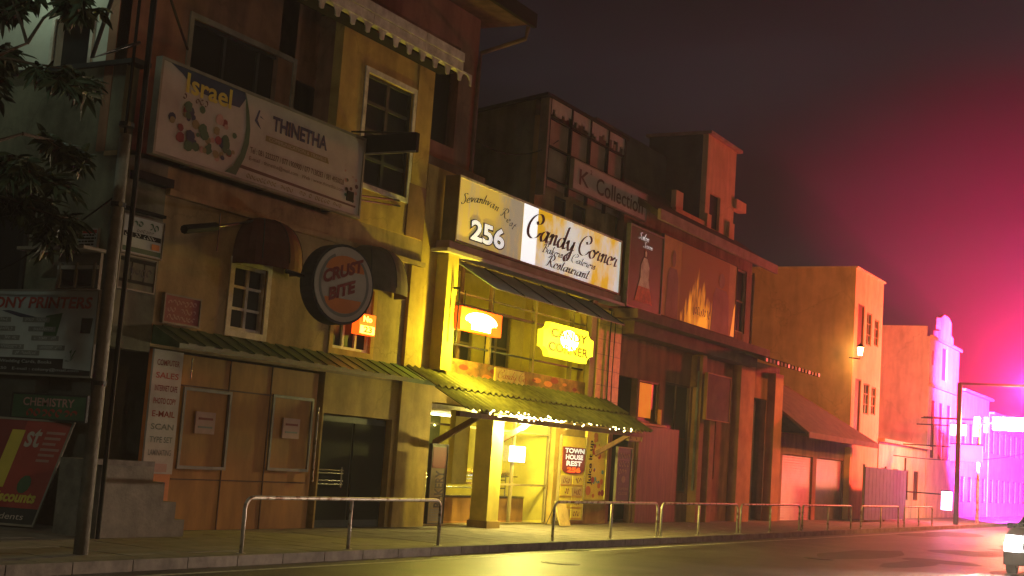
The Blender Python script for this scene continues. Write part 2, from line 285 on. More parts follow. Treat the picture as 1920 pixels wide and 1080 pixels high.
def squiggle(mb, x0, x1, z0, z1, y, m, n=8, seed=1):
    """small round-letter writing, a run of loops"""
    r = random.Random(seed); w = (x1-x0)/n
    for i in range(n):
        if r.random() < .12: continue
        cx = x0+w*(i+.5); cz = (z0+z1)/2+r.uniform(-.1, .1)*(z1-z0); h = (z1-z0)*r.uniform(.3, .5); pts = []
        a0 = r.uniform(0, 6); sp = r.uniform(4, 6)
        for q in range(9):
            a = a0+sp*q/8; pts.append((cx+math.cos(a)*w*.38, cz+math.sin(a)*h))
        t = w*.1
        for p, q in zip(pts, pts[1:]): mb.face([(p[0]-t, y, p[1]-t), (p[0]+t, y, p[1]+t), (q[0]+t, y, q[1]+t), (q[0]-t, y, q[1]-t)], m)
def lines(mb, x0, x1, z0, z1, y, m, rows, seed=1, fill=.85):
    """rows of small printed words"""
    r = random.Random(seed); h = (z1-z0)/rows
    for i in range(rows):
        zt = z1-h*i; x = x0; end = x0+(x1-x0)*r.uniform(fill, 1)
        while x < end-.02:
            w = r.uniform(.8, 3)*h; e = min(x+w, end); mb.face([(x, y, zt-h*.7), (e, y, zt-h*.7), (e, y, zt-h*.12), (x, y, zt-h*.12)], m); x = e+h*.25
LOCAL = set()
def origin(o):
    v = Vector((0, 0, 0))
    while o is not None:
        if o.name in LOCAL: return Vector((0, 0, 0))
        v += o.location; o = o.parent
    return v
def local_thing(name, loc, label, cat, rz, group=None):
    t = thing(name, loc, label, cat, group, rz); LOCAL.add(t.name); return t
YF, XS = 16.4, 15.85
SIDE = -PI/2
# ================================================================ ground
def struct(mb, name, kind='structure'): return tag(mb.build(name), kind=kind)
struct(MB().face([(-60, -80, -.13), (600, -80, -.13), (600, 300, -.13), (-60, 300, -.13)], 'earth'), 'ground')
struct(MB().face([(-50, -3, -.12), (500, -3, -.12), (500, 12.62, -.12), (-50, 12.62, -.12)], 'asphalt'), 'road')
m = MB()
x = -20
while x < 200: m.box(x, x+.985, 12.62, 12.80, -.3, .025, 'kerb_stone'); x += 1.0
struct(m, 'kerb')
m = MB(); x = -20
while x < 160:
    for j, (a, b) in enumerate(((12.80, 13.4), (13.4, 14.0), (14.0, 14.6), (14.6, 15.2), (15.2, 15.8), (15.8, 19.0))): m.box(x+.003, x+.597 if j < 5 else x+.6, a+.003, b-.003, -.2, random.uniform(-.003, .003)-.004, 'paving')
    x += .6
struct(m, 'pavement')
struct(MB().box(-20, 200, -6, -1.2, -.3, 0, 'paving').box(-20, 200, -1.2, -1.05, -.3, .02, 'kerb_stone'), 'near_pavement')
m = MB()
for i in range(30): m.face([(4+i*6, 5.55, -.116), (7+i*6, 5.55, -.116), (7+i*6, 5.67, -.116), (4+i*6, 5.67, -.116)], 'lane_paint')
m.face([(-20, 12.1, -.116), (160, 12.1, -.116), (160, 12.2, -.116), (-20, 12.2, -.116)], 'lane_paint')
struct(m, 'road_marking')
m = MB(); r = random.Random(9)
for i in range(16):
    x, y = r.uniform(12, 60), r.uniform(4.5, 11.5); a, b = r.uniform(.6, 3.5), r.uniform(.4, 1.1)
    m.face([(x+a*math.cos(k*PI/6)*r.uniform(.8, 1.1), y+b*math.sin(k*PI/6)*r.uniform(.8, 1.1), -.1165-.0001*i) for k in range(12)], 'asphalt_patch')
struct(m, 'road_patch')
for (x, y) in ((21.5, 10.9), (30.5, 9.0), (25.0, 12.35)):
    t = thing('drain_cover', (x, y, -.12), {21.5: 'round iron cover in the road before the nearest railing', 30.5: 'round iron cover farther out in the middle of the road', 25.0: 'square iron grating at the kerb before the shop'}[x], 'drain cover'); m = MB()
    if x == 25.0:
        m.box(x-.3, x+.3, y-.2, y+.2, -.12, -.112, 'iron')
        for k in range(8): m.box(x-.27+k*.07, x-.23+k*.07, y-.17, y+.17, -.112, -.104, 'iron')
    else:
        m.tube([(x, y, -.12), (x, y, -.11)], .34, 'iron', 24).tube([(x, y, -.11), (x, y, -.104)], .27, 'iron', 24)
    m.build('plate', t)
m = MB(); r = random.Random(21)
for i in range(90):
    x = r.uniform(12, 45); y = r.choice([r.uniform(12.2, 12.6), r.uniform(13, 15.4)]); z = -.112 if y < 12.7 else .004; s = r.uniform(.02, .06); a = r.uniform(0, 6)
    m.face([(x+s*math.cos(a+k*2.1), y+s*math.sin(a+k*2.1), z+.004*k) for k in range(3)], r.choice(['leaf', 'board_white', 'print_grey', 'leaf']))
tag(m.build('litter'), kind='stuff')

# ================================================================ corner building
t = thing('corner_building', (20, 16.4, 0), 'brown and yellow three storey corner building with an oval sign and a white gutter', 'building')
R = t
m = MB()
bw = (18.64, 19.55, 3.56, 4.75); bx = (21.70, 22.98, 3.55, 4.85)
dr = (21.65, 24.05, 0, 2.25)
m.wall(16.75, 24.65, 0, 3.05, 16.4, 16.7, [(16.75, 21.6, 0, 3.05), dr], 'ochre')
m.wall(16.75, 24.65, 3.05, 6.2, 16.4, 16.7, [bw, bx], 'cream')
m.box(XS, 16.75, 16.4, 16.7, 2.95, 6.2, 'greenish_wall')
m.build('wall', R)
m = MB(); a0 = at(355, 50, 17.0); uw = (17.6, 20.45, 6.6, 9.05)
m.wall(XS, 21.2, 6.2, 10.3, 17.0, 17.2, [uw], 'rust_wall')
m.box(XS, 21.2, 16.4, 17.0, 6.12, 6.2, 'cream')
m.build('upper_wall', R)
m = MB(); wb = (22.12, 23.82, 7.0, 9.3)
m.wall(21.2, 24.55, 6.2, 10.25, 16.38, 16.6, [wb], 'ochre'); m.box(21.2, 21.4, 16.6, 17.0, 6.2, 10.25, 'rust_wall'); m.box(24.35, 24.55, 16.6, 17.2, 6.2, 10.25, 'ochre')
m.box(23.95, 24.56, 16.35, 16.38, 7.35, 10.2, 'ochre').box(23.9, 24.57, 16.345, 16.38, 6.2, 7.35, 'rust_wall')
m.build('bay', R)
MB().box(XS+.01, XS+.3, 16.7, 30, 3.6, 7.66, 'greenish_wall').box(XS+.01, XS+.3, 18.0, 30, 0, 3.6, 'dark_wall').box(XS-.06, XS+.32, 16.45, 30, 7.66, 7.74, 'dark_frame').build('side_wall', R)
m = MB(); m.hexa([(XS+.3, 17.2, 0), (24.6, 17.2, 0), (24.6, 30, 0), (XS+.3, 30, 0), (XS+.3, 17.2, 10.2), (24.6, 17.2, 10.2), (24.6, 30, 12), (XS+.3, 30, 12)], 'dark_wall')
m.build('rear_mass', R)
m = MB(); m.wall(-30, -17.0, 7.74, 10.9, 0, .25, [(-18.5, -17.62, 7.2, 8.6)], 'pale_wall')
m.v = [(XS+.02+p[1], -p[0], p[2]) for p in m.v]; m.build('upper_side_wall', R)
m = MB().box(XS+.2, XS+.25, 17.6, 18.5, 7.74, 8.6, 'glass_dark'); m.box(XS-.02, XS+.05, 17.55, 17.62, 7.74, 8.66, 'white_paint').box(XS-.02, XS+.05, 18.5, 18.57, 7.74, 8.66, 'white_paint').box(XS-.02, XS+.05, 17.62, 18.5, 8.6, 8.66, 'white_paint'); m.build('window', R)
m = MB().box(XS-.02, XS+.0, 18.63, 21, 3.7, 5.72, 'glass_dark').box(XS-.05, XS+.0, 18.55, 18.63, 3.65, 5.8, 'dark_frame').box(XS-.05, XS, 18.63, 21, 5.72, 5.8, 'dark_frame'); m.build('window', R)
window(R, *bw, 16.46, 2, 3); window(R, *bx, 16.46, 3, 2); window(R, *wb, 16.46, 2, 4, fm='door_dark', bw=.05)
window(R, *uw, 17.08, 3, 1, fm='dark_frame', pm='black')
m = MB()   # plaster surrounds
def surround(m, r, y, w, mm): m.box(r[0]-w, r[0], y-.03, y, r[2]-w, r[3]+w, mm).box(r[1], r[1]+w, y-.03, y, r[2]-w, r[3]+w, mm).box(r[0], r[1], y-.03, y, r[3], r[3]+w, mm).box(r[0], r[1], y-.03, y, r[2]-w, r[2], mm)
surround(m, bw, 16.4, .12, 'white_paint'); surround(m, bx, 16.4, .12, 'ochre'); surround(m, wb, 16.38, .11, 'white_paint'); surround(m, uw, 17.0, .1, 'frame_grey')
m.box(16.75, 24.7, 16.3, 16.4, 5.62, 5.72, 'cream'); m.box(24.2, 24.68, 16.32, 16.4, 0, 5.6, 'ochre')
m.build('trim', R)
# eave, gutter and half-round tile ends
m = MB(); m.hexa([(15.6, 15.95, 10.12), (24.75, 15.95, 10.12), (24.75, 16.9, 10.5), (15.6, 16.9, 10.5), (15.6, 15.95, 10.2), (24.75, 15.95, 10.2), (24.75, 16.9, 10.62), (15.6, 16.9, 10.62)], 'roof_tile'); rf = m.build('roof', R)
m = MB()
x = 15.6
while x < 24.7:
    e = min(x+1.9, 24.75); m.box(x, e-.02, 15.72, 15.9, 10.22, 10.42, 'white_paint'); m.box(x, e-.02, 15.74, 15.9, 10.0, 10.2, 'white_paint'); x += 1.9
m.build('gutter', rf)
m = MB(); x = 15.65
while x < 24.7:
    pts = [(x, 15.76, 10.0)]+[(x+.14+.13*math.cos(PI-PI*q/6)*1.0, 15.76, 9.9-.02-.11*math.sin(PI*q/6)*-1-.02) for q in range(7)]+[(x+.28, 15.76, 10.0)]
    arc = [(x+.25-.19*math.cos(PI*q/8), 15.76, 9.80+.2*math.sin(PI*q/8)**.8) for q in range(9)]
    m.prism([(x, 15.76, 10.04)]+[(x, 15.76, 9.78)]+arc+[(x+.5, 15.76, 9.78), (x+.5, 15.76, 10.04)], (0, .03, 0), 'white_paint'); x += .5
m.build('valance', rf)
m = MB(); m.box(15.65, 24.7, 15.95, 16.35, 9.98, 10.1, 'black'); m.build('soffit', rf)
# shop front boards (closed), door, green canopy
m = MB(); m.box(16.85, 17.55, 16.42, 16.5, 0, 3.02, 'print_orange').box(16.85, 17.55, 16.38, 16.42, .95, 3.02, 'sign_white')
ptxt = m
for k, (s, mm) in enumerate([('COMPUTER', 'print_maroon'), ('SALES', 'print_red'), ('INTERNET CAFE', 'print_maroon'), ('PHOTO COPY', 'print_red'), ('E-MAIL', 'print_red'), ('SCAN', 'print_grey'), ('TYPE SET', 'print_grey'), ('LAMINATING', 'print_grey')]):
    z = 2.86-k*.215; ftext(m, s, 16.93, 17.47, z-.10, z, 16.378, mm, bold=.015)
m.box(17.0, 17.4, 16.372, 16.38, .98, 1.12, 'print_pink')
m.build('notice_column', R)
m = MB(); xs = [17.6, 18.86, 20.03, 21.3]
m.box(17.58, 21.45, 16.45, 16.5, 0, 3.0, 'brown_board')
for a in xs[1:3]: m.box(a-.012, a+.012, 16.435, 16.45, 0, 3.0, 'brick_dark')
m.box(17.6, 21.3, 16.437, 16.45, 2.46, 2.485, 'brick_dark'); m.box(17.6, 21.3, 16.437, 16.45, .86, .88, 'brick_dark')
m.build('shop_boarding', R)
for (a, b, c, d) in ((17.68, 18.92, 1.05, 2.45), (20.08, 21.32, 1.08, 2.5)):
    m = MB(); w = .055
    m.box(a, a+w, 16.40, 16.435, c, d, 'frame_grey').box(b-w, b, 16.40, 16.435, c, d, 'frame_grey').box(a+w, b-w, 16.40, 16.435, d-w, d, 'frame_grey').box(a+w, b-w, 16.40, 16.435, c, c+w, 'frame_grey')
    m.box(a+.35, a+.85, 16.40, 16.43, c+.62, c+1.0, 'print_pink'); m.box(a+.42, a+.78, 16.39, 16.40, c+.86, c+.9, 'print_maroon').box(a+.42, a+.78, 16.39, 16.40, c+.72, c+.75, 'print_grey')
    m.build('hatch', R)
m = MB(); m.box(dr[0], dr[1], 16.55, 16.6, 0, 2.22, 'door_dark').box(dr[0]+.08, (dr[0]+dr[1])/2-.04, 16.52, 16.55, .15, 2.1, 'door_glass').box((dr[0]+dr[1])/2+.04, dr[1]-.08, 16.52, 16.55, .15, 2.1, 'door_glass'); d = m.build('door', R)
m = MB()
for z in (.86, .93, 1.08, 1.14): m.tube([(21.72, 16.47, z), (22.55, 16.47, z)], .014, 'chrome')
m.tube([(22.5, 16.47, .8), (22.5, 16.47, 1.2)], .02, 'chrome'); m.build('handle', d)
m = MB(); n = 44
for i in range(n):
    a = 16.75+(26.1-16.75)*i/n; b = 16.75+(26.1-16.75)*(i+1)/n; k = 1 if i < n-6 else 1-(i-n+6)/9
    m.hexa([(a, 15.75+(1-k)*.3, 3.04), (b, 15.75+(1-k)*.3, 3.04), (b, 16.38, 3.10), (a, 16.38, 3.10), (a, 15.75+(1-k)*.3, 3.12+.02*(i % 2)), (b, 15.75+(1-k)*.3, 3.12+.02*(i % 2)), (b, 16.38, 3.42+.02*(i % 2)), (a, 16.38, 3.42+.02*(i % 2))], 'green_tin')
m.build('canopy', R)
MB().tube([(17.75, 16.36, 2.95), (17.75, 16.36, 2.6)], .012, 'chrome').build('hook', R); MB().tube([(21.42, 16.36, 2.35), (21.42, 16.36, .9)], .018, 'galv').build('conduit', R)
# dome awnings
def dome(name, cx, z0, r, depth, h, mm, label):
    t = thing(name, (cx, 16.4, z0), label, 'awning', 'round awnings over the upper windows'); m = MB(); nu, nv = 16, 8
    P = lambda u, v: (cx-r*math.cos(PI*u/nu)*math.cos(PI/2*v/nv)**.6, 16.38-depth*math.sin(PI*u/nu)**.8*math.cos(PI/2*v/nv)**.7 if 0 < u < nu else 16.38, z0+h*math.sin(PI/2*v/nv))
    for u in range(nu):
        for v in range(nv): m.face([P(u, v), P(u+1, v), P(u+1, v+1), P(u, v+1)], mm)
        a, b = P(u, 0), P(u+1, 0); m.face([(a[0], a[1], a[2]-.12), (b[0], b[1], b[2]-.12), b, a], mm)
    m.build('canvas', t, smooth=True)
    f = MB(); 
    for u in (4, 8, 12): f.tube([P(u, v) for v in range(nv+1)], .012, 'dark_frame', 5)
    f.build('rib', t); return t
dome('dome_awning', 19.35, 4.86, .82, .65, .82, 'dome_canvas', 'dark red dome awning over the left upper window')
dome('dome_awning', 22.75, 4.9, .95, .7, .85, 'dome_brown', 'brown dome awning half hidden behind the oval burger sign')
# stone steps at the corner
m = MB(); r0 = 14.95
for k, (xe, zt) in enumerate(((16.15, 1.16), (16.42, .86), (16.72, .55), (16.95, .27))): m.box(15.05, xe, 15.45+.02*k, 16.35, (0, .0, .0, .0)[k], zt if k == 0 else zt, 'concrete') if k == 0 else m.box((16.15, 16.42, 16.72)[k-1], xe, 15.45, 16.35, 0, zt, 'concrete')
m.box(14.9, 16.1, 15.40, 15.45, 1.1, 1.18, 'kerb_stone')
t = thing('stone_steps', (15.9, 15.9, 0), 'grey concrete steps climbing to the dark corner doorway', 'steps'); m.build('steps', t)
t = thing('corner_doorway', (16.2, 17.3, 0), 'dark open doorway above the grey steps beside the utility pole', 'doorway')
MB().box(XS, 16.8, 17.1, 17.15, 0, 2.95, 'dark_wall').box(XS+.0, XS+.1, 16.7, 17.1, 0, 2.95, 'dark_wall').build('door_leaf', t)

# ---- banner of the corner building
t = thing('travel_banner', (18.8, 16.3, 6.1), 'wide cream banner reading THINETHA above the brown wall', 'banner')
x0, x1, z0, z1 = 15.93, 21.6, 6.17, 7.7; yb = 15.95
MB().box(x0, x1, yb, yb+.1, z0, z1, 'sign_white').build('panel', t)
m = MB(); m.box(x0-.05, x0, yb-.02, yb+.12, z0-.05, z1+.05, 'frame_grey').box(x1, x1+.05, yb-.02, yb+.12, z0-.05, z1+.05, 'frame_grey').box(x0, x1, yb-.02, yb+.12, z1, z1+.05, 'frame_grey').box(x0, x1, yb-.02, yb+.12, z0-.05, z0, 'frame_grey')
for xx in (17, 19, 21): m.box(xx, xx+.06, yb+.1, 16.4, z0-.02, z0+.04, 'dark_frame')
m.build('frame', t)
m = MB(); y = yb-.004; W_, H_ = x1-x0, z1-z0
def q(u, v, dy=0): return (x0+u*W_, y-dy, z0+v*H_)
m.face([q(.03, 1), q(.36, 1), q(.365, .93), q(.34, .80), q(.27, .79), q(.14, .80), q(.08, .93)], 'sign_navy')
pts = [(.362, 1.0), (.385, .8), (.398, .6), (.398, .42), (.385, .25), (.352, 0.02), (.30, .02), (.335, .12), (.362, .28), (.376, .45), (.378, .62), (.37, .8)]
m.face([q(*p, .002) for p in pts], 'print_green')
m.face([q(.36, .16), q(.98, .115), q(.98, .09), q(.36, .12)], 'sign_brown')
ftext(m, 'Israel', x0+.10*W_, x0+.30*W_, z0+.74*H_, z0+.965*H_, y-.004, 'print_yellow', bold=.02)
squiggle(m, x0+.09*W_, x0+.2*W_, z0+.66*H_, z0+.73*H_, y-.002, 'sign_brown', 6, 3)
ftext(m, 'THINETHA', x0+.50*W_, x0+.79*W_, z0+.68*H_, z0+.86*H_, y-.002, 'sign_navy', bold=.035)
m.face([q(.475, .60), q(.80, .60), q(.81, .53), q(.475, .53)], 'sign_olive')
ftext(m, 'COMMUNICATION & TRAVELS', x0+.49*W_, x0+.79*W_, z0+.545*H_, z0+.585*H_, y-.004, 'sign_white')
ftext(m, 'Tel : 081 2222277 / 077 1900900 / 077 7138283 / 081 4950028', x0+.405*W_, x0+.90*W_, z0+.33*H_, z0+.40*H_, y-.002, 'sign_brown', bold=.01)
ftext(m, 'E-mail : thinetha@mail.com   Web : www.thinetha.com', x0+.405*W_, x0+.90*W_, z0+.23*H_, z0+.29*H_, y-.002, 'sign_brown')
squiggle(m, x0+.40*W_, x0+.9*W_, z0+.03*H_, z0+.08*H_, y-.002, 'sign_olive', 30, 5)
m.face([q(.43, .86), q(.438, .86), q(.428, .74), q(.45, .64), q(.43, .68), q(.415, .72)], 'sign_navy'); m.face([q(.44, .80), q(.46, .77), q(.44, .78)], 'sign_navy')
r = random.Random(4)
for i in range(60):      # the printed fruit and flower picture
    u, v = r.uniform(.03, .35), r.uniform(.12, .62)
    if (u-.2)**2/.022+(v-.38)**2/.07 > 1: continue
    s = r.uniform(.008, .022); c = r.choice(['print_green', 'print_maroon', 'sign_olive', 'print_pink', 'sign_navy', 'print_green'])
    m.face([q(u+s*math.cos(a)*r.uniform(.7, 1.1), v+s*3*math.sin(a), .001+.0002*i) for a in [k*PI/4 for k in range(8)]], c)
for i in range(16):
    u, v = r.uniform(.9, .985), r.uniform(.15, .6); s = r.uniform(.004, .01)
    m.face([q(u+s*math.cos(a), v+s*3*math.sin(a), .001) for a in [k*PI/4 for k in range(8)]], r.choice(['print_green', 'print_pink', 'sign_brown']))
m.build('lettering', t)
# ---- roundel sign
t = thing('oval_sign', (19.85, 15.6, 3.9), 'round burger shop sign with red lettering between orange bands', 'sign')
cx, cz, yb = 19.85, 4.56, 14.85; rx, rz = .82, .70
LX = lambda a, k=1: (cx+rx*k*math.cos(a), cz+rz*k*math.sin(a))
# the disc faces up the street, turned towards the camera
_a = at(633, 534, 15.1); t.location = (_a[0], 15.1, _a[1]); t.rotation_euler = (0, 0, -math.radians(13)); OS = 1.1; LOCAL.add(t.name)
N = 40
ring = lambda k, y: [(k*1.0*math.cos(2*PI*i/N), y, k*1.0*math.sin(2*PI*i/N)) for i in range(N)]
MB().prism(ring(.74, -.16), (0, .34, 0), 'dark_frame').build('drum', t)
m = MB(); m.prism(ring(.69, -.18), (0, .02, 0), 'sign_white')
m.build('panel', t)
m = MB(); o, i_ = ring(.60, -.184), ring(.54, -.184)
for k in range(4, N-3):
    kk = (k+9) % N; m.face([o[kk], o[(kk+1) % N], i_[(kk+1) % N], i_[kk]], 'print_grey')
def cap(a0, a1, r, z): return [(r*math.cos(a), -.186, z+r*.62*math.sin(a)) for a in [a0+(a1-a0)*k/14 for k in range(15)]]
m.face(cap(.02, PI-.02, .46, .24), 'print_orange'); m.face(cap(PI+.02, 2*PI-.02, .44, -.26), 'print_orange')
for s, w, z, hh in (('CRUST', .98, .07, .25), ('BITE', .64, -.22, .24)):
    text(m, s, (-w/2-.02, -.187, z-.12), Vector((1, 0, .36)).normalized(), FV, w, hh, 'print_maroon', bold=.05, ext=.004)
m.build('lettering', t)
m = MB(); m.tube([(0, .1, 0), (.35, 1.0, 0)], .04, 'black_metal').tube([(-.7, .1, .05), (-1.1, .15, .1)], .04, 'black_metal'); m.build('bracket', t)
t = thing('side_wall_lamp', (15.8, 18.4, 10.2), 'greenish white wall lamp above the frame on the pale side wall', 'lamp')
MB().tube([(15.85, 18.4, 10.4), (15.2, 18.4, 10.6), (14.9, 18.4, 10.5)], .025, 'black_metal').build('bracket', t)
MB().tube([(14.9, 18.4, 10.5), (14.9, 18.4, 10.35)], [.07, .12], 'screen_white').build('lens', t)
lamp('wall_light', 'POINT', (14.9, 18.4, 10.1), 70, (.78, 1, .72), t, .1)
# ---- flat plates and posters on the wall
panel = panel_sign('wall_plaque', 16.93, 17.78, 3.5, 3.95, 16.34, .05, 'print_maroon', 'frame_grey', 'maroon plaque with three lines of writing on brown wall', 'sign', fw=.03)
m = MB()
for k in range(3): squiggle(m, 17.0, 17.7, 3.54+.13*k, 3.63+.13*k, 16.335, 'print_pink', 7, 20+k)
m.build('lettering', panel)
t = panel_sign('wall_poster', 15.76, 16.66, 4.5, 5.1, 16.28, .06, 'board_white', 'frame_grey', 'white printed poster with a black stripe beside the utility pole', 'poster', fw=.02)
m = MB(); squiggle(m, 15.95, 16.55, 4.93, 5.05, 16.27, 'print_green', 5, 9); squiggle(m, 16.05, 16.45, 4.86, 4.91, 16.27, 'print_grey', 6, 10)
m.face([(15.78, 16.272, 4.76), (16.62, 16.272, 4.76), (16.62, 16.272, 4.84), (15.78, 16.272, 4.84)], 'black'); squiggle(m, 15.8, 16.5, 4.77, 4.83, 16.268, 'board_white', 10, 11)
m.face([(15.78, 16.272, 4.52), (16.64, 16.272, 4.52), (16.64, 16.272, 4.6), (15.78, 16.272, 4.6)], 'print_green'); m.face([(16.42, 16.27, 4.62), (16.6, 16.27, 4.62), (16.6, 16.27, 4.72), (16.42, 16.27, 4.72)], 'print_orange'); m.build('lettering', t)
t = panel_sign('wall_board', 15.78, 16.58, 3.92, 4.44, 16.3, .05, 'greenish_wall', 'frame_grey', 'small framed notice board under the white poster by the pole', 'notice board', fw=.025)
m = MB(); m.box(15.8, 16.56, 16.285, 16.3, 4.36, 4.42, 'black').box(15.8, 16.56, 16.285, 16.3, 4.02, 4.07, 'black').box(16.05, 16.07, 16.285, 16.3, 4.07, 4.36, 'dark_frame').box(16.33, 16.35, 16.285, 16.3, 4.07, 4.36, 'dark_frame')
squiggle(m, 15.85, 16.5, 4.15, 4.28, 16.28, 'dark_frame', 5, 12); m.build('lettering', t)
t = thing('wall_shelf', (16.2, 16.4, 5.3), 'dark narrow bracket box high on the greenish corner wall', 'bracket'); MB().box(15.9, 16.72, 16.2, 16.4, 5.72, 5.86, 'black').build('box', t); MB().box(15.8, 16.72, 16.3, 16.4, 5.2, 5.25, 'black').build('shelf', t)
t = thing('flood_lamp', (18.3, 16.4, 5.4), 'long dark wall lamp arm above the left dome awning', 'lamp')
m = MB(); a = at(345, 430, 15.6); b = at(405, 425, 15.7); c = at(490, 412, 16.4)
m.tube([(b[0], 15.7, b[1]), (c[0], 16.4, c[1])], .025, 'black_metal'); m.build('arm', t)
MB().tube([(a[0], 15.6, a[1]), (b[0], 15.7, b[1])], .075, 'black').build('lamp_head', t)
MB().tube([(b[0]+.1, 15.72, b[1]+.25), (b[0]+.1, 15.72, b[1]-.4)], .01, 'black_metal').build('cord', t)
t = thing('projecting_sign', (22.0, 16.3, 7.2), 'dark box sign sticking out across the yellow bay window', 'sign')
a = at(668, 272, 16.2); MB().box(a[0], a[0]+.1, 14.75, 16.15, a[1]-.2, a[1]+.18, 'black').box(a[0]-.02, a[0], 14.75, 16.15, a[1]-.22, a[1]-.18, 'frame_grey').build('panel', t)
MB().tube([(a[0]+.05, 14.8, a[1]+.18), (a[0]+.05, 16.38, a[1]+.3)], .02, 'black_metal').build('bracket', t)
t = thing('sign_bracket', (21.8, 16.4, 6.3), 'black angled bracket beside the right end of the banner', 'bracket')
a = at(655, 368, 15.95); b = at(752, 385, 16.35); MB().box(a[0]-.1, a[0]+.12, 15.93, 16.1, a[1]-.1, a[1]+.1, 'black').tube([(a[0], 16, a[1]+.05), (b[0], 16.38, b[1]+.1)], .02, 'black_metal').tube([(a[0], 16, a[1]-.03), (b[0], 16.38, b[1]-.02)], .02, 'black_metal').build('arm', t)
t = thing('door_number_sign', (22.56, 16.3, 3.9), 'small glowing red and yellow box sign numbered 23 under the round sign', 'sign')
MB().box(22.3, 22.86, 16.2, 16.38, 3.9, 4.32, 'lit_red').box(22.34, 22.82, 16.18, 16.2, 3.92, 4.08, 'lit_amber').build('panel', t)
m = MB(); ftext(m, '23', 22.42, 22.72, 3.94, 4.07, 16.175, 'lit_red', bold=.05); ftext(m, 'No', 22.42, 22.72, 4.16, 4.28, 16.195, 'lit_amber', bold=.05); m.build('lettering', t)
lamp('number_light', 'POINT', (22.58, 15.95, 4.1), 6, (1, .4, .05), t, .1)

# ---- things on the side wall and in front of it (facing up the street)
def side_sign(name, xa, ya, xb, yb_, X, face, label, cat, edge='frame_grey', fw=.03, tilt=0):
    """rectangle from two photo corners on the plane at X; returns root, local width, height"""
    Y0, Z1 = ats(xa, ya, X); Y1, Z0 = ats(xb, yb_, X)
    t = local_thing(name, (X, Y0, Z0), label, cat, SIDE); w, h = Y0-Y1, Z1-Z0
    MB().box(0, w, -.04, 0, 0, h, face).build('panel', t)
    m = MB(); m.box(-fw, 0, -.055, .0, -fw, h+fw, edge).box(w, w+fw, -.055, 0, -fw, h+fw, edge).box(0, w, -.055, 0, h, h+fw, edge).box(0, w, -.055, 0, -fw, 0, edge); m.build('frame', t)
    return t, w, h
t, w, h = side_sign('printer_banner', -60, 546, 172, 706, XS-.1, 'board_white', 'large white PRINTERS banner left of the utility pole', 'banner')
m = MB(); ftext(m, 'COLONY PRINTERS', .02*w, .965*w, .79*h, .93*h, -.045, 'print_red', bold=.03, shear=.12)
m.face([(0, -.043, 0), (w*.80, -.043, 0), (w*.80, -.043, .19*h), (0, -.043, .19*h)], 'dark_frame'); m.face([(w*.8, -.043, 0), (w, -.043, 0), (w, -.043, .06*h), (w*.8, -.043, .08*h)], 'dark_frame')
ftext(m, 'Screen Printing / Wedding Cards, Books', .05*w, .72*w, .115*h, .165*h, -.047, 'board_white')
ftext(m, 'Tel : 081 2232250   E-mail : colony@mail.com', .05*w, .92*w, .03*h, .075*h, -.047, 'board_white')
for j, (u, v) in enumerate(((.18, .62), (.47, .62), (.22, .51), (.52, .51), (.26, .40), (.55, .40), (.3, .29), (.6, .29), (.42, .22))):
    m.box(u*w, (u+.2)*w, -.046, -.04, v*h, (v+.06)*h, 'print_grey'); squiggle(m, (u+.02)*w, (u+.18)*w, (v+.012)*h, (v+.05)*h, -.048, 'board_white', 10, 40+j)
m.face([(.3*w, -.043, .76*h), (.36*w, -.043, .765*h), (.6*w, -.043, .67*h), (.45*w, -.043, .68*h)], 'sign_navy')
m.face([(.64*w, -.045, .7*h), (.76*w, -.045, .74*h), (.73*w, -.045, .46*h), (.63*w, -.045, .44*h)], 'print_green'); m.face([(.9*w, -.045, .68*h), (.98*w, -.045, .68*h), (.97*w, -.045, .5*h), (.9*w, -.045, .5*h)], 'dark_frame')
r = random.Random(8)
for i in range(14):
    a = r.uniform(0, PI); u, v = .85*w, .16*h; l = r.uniform(.1, .24); m.face([(u, -.046-.0003*i, v), (u+l*math.cos(a)-.02, -.046-.0003*i, v+l*math.sin(a)), (u+l*math.cos(a)+.03, -.046-.0003*i, v+l*math.sin(a)+.03)], r.choice(['board_white', 'print_green', 'print_grey']))
m.build('lettering', t)
t, w, h = side_sign('pharmacy_sign', 30, 738, 162, 790, XS-.3, 'print_green', 'dark green CHEMIST sign above the red leaning board', 'sign', 'dark_frame')
m = MB(); ftext(m, 'CHEMISTRY', .15*w, .85*w, .52*h, .88*h, -.045, 'print_pink', bold=.02); squiggle(m, .1*w, .9*w, .1*h, .4*h, -.045, 'print_red', 8, 55); m.build('lettering', t)
t, w, h = side_sign('price_notice', 116, 428, 146, 468, XS-.02, 'sign_olive', 'small yellowish paper notice on the dark side wall', 'notice', fw=.01)
m = MB(); lines(m, .03, w-.03, .05, h-.05, -.045, 'dark_frame', 6, 3); m.build('lettering', t)
t, w, h = side_sign('paper_notice', 151, 430, 184, 468, XS-.02, 'board_white', 'small white paper notice nearest the pole on side wall', 'notice', fw=.01)
m = MB(); lines(m, .03, w-.03, .05, h-.09, -.045, 'dark_frame', 4, 4); m.box(.03, w-.03, -.046, -.04, h-.08, h-.02, 'print_red'); m.build('lettering', t)
t, w, h = side_sign('kiosk_box', 118, 474, 186, 541, XS-.5, 'print_grey', 'grey kiosk window box under a flat shelf roof beside pole', 'kiosk', fw=.02)
m = MB(); m.box(-.5, w+.1, -.5, .05, h-.02, h+.03, 'frame_grey'); m.build('roof', t)
m = MB()
for u in (.05, .45, .9): m.box(u*w, u*w+.04, -.09, -.055, 0, h*.7, 'frame_grey')
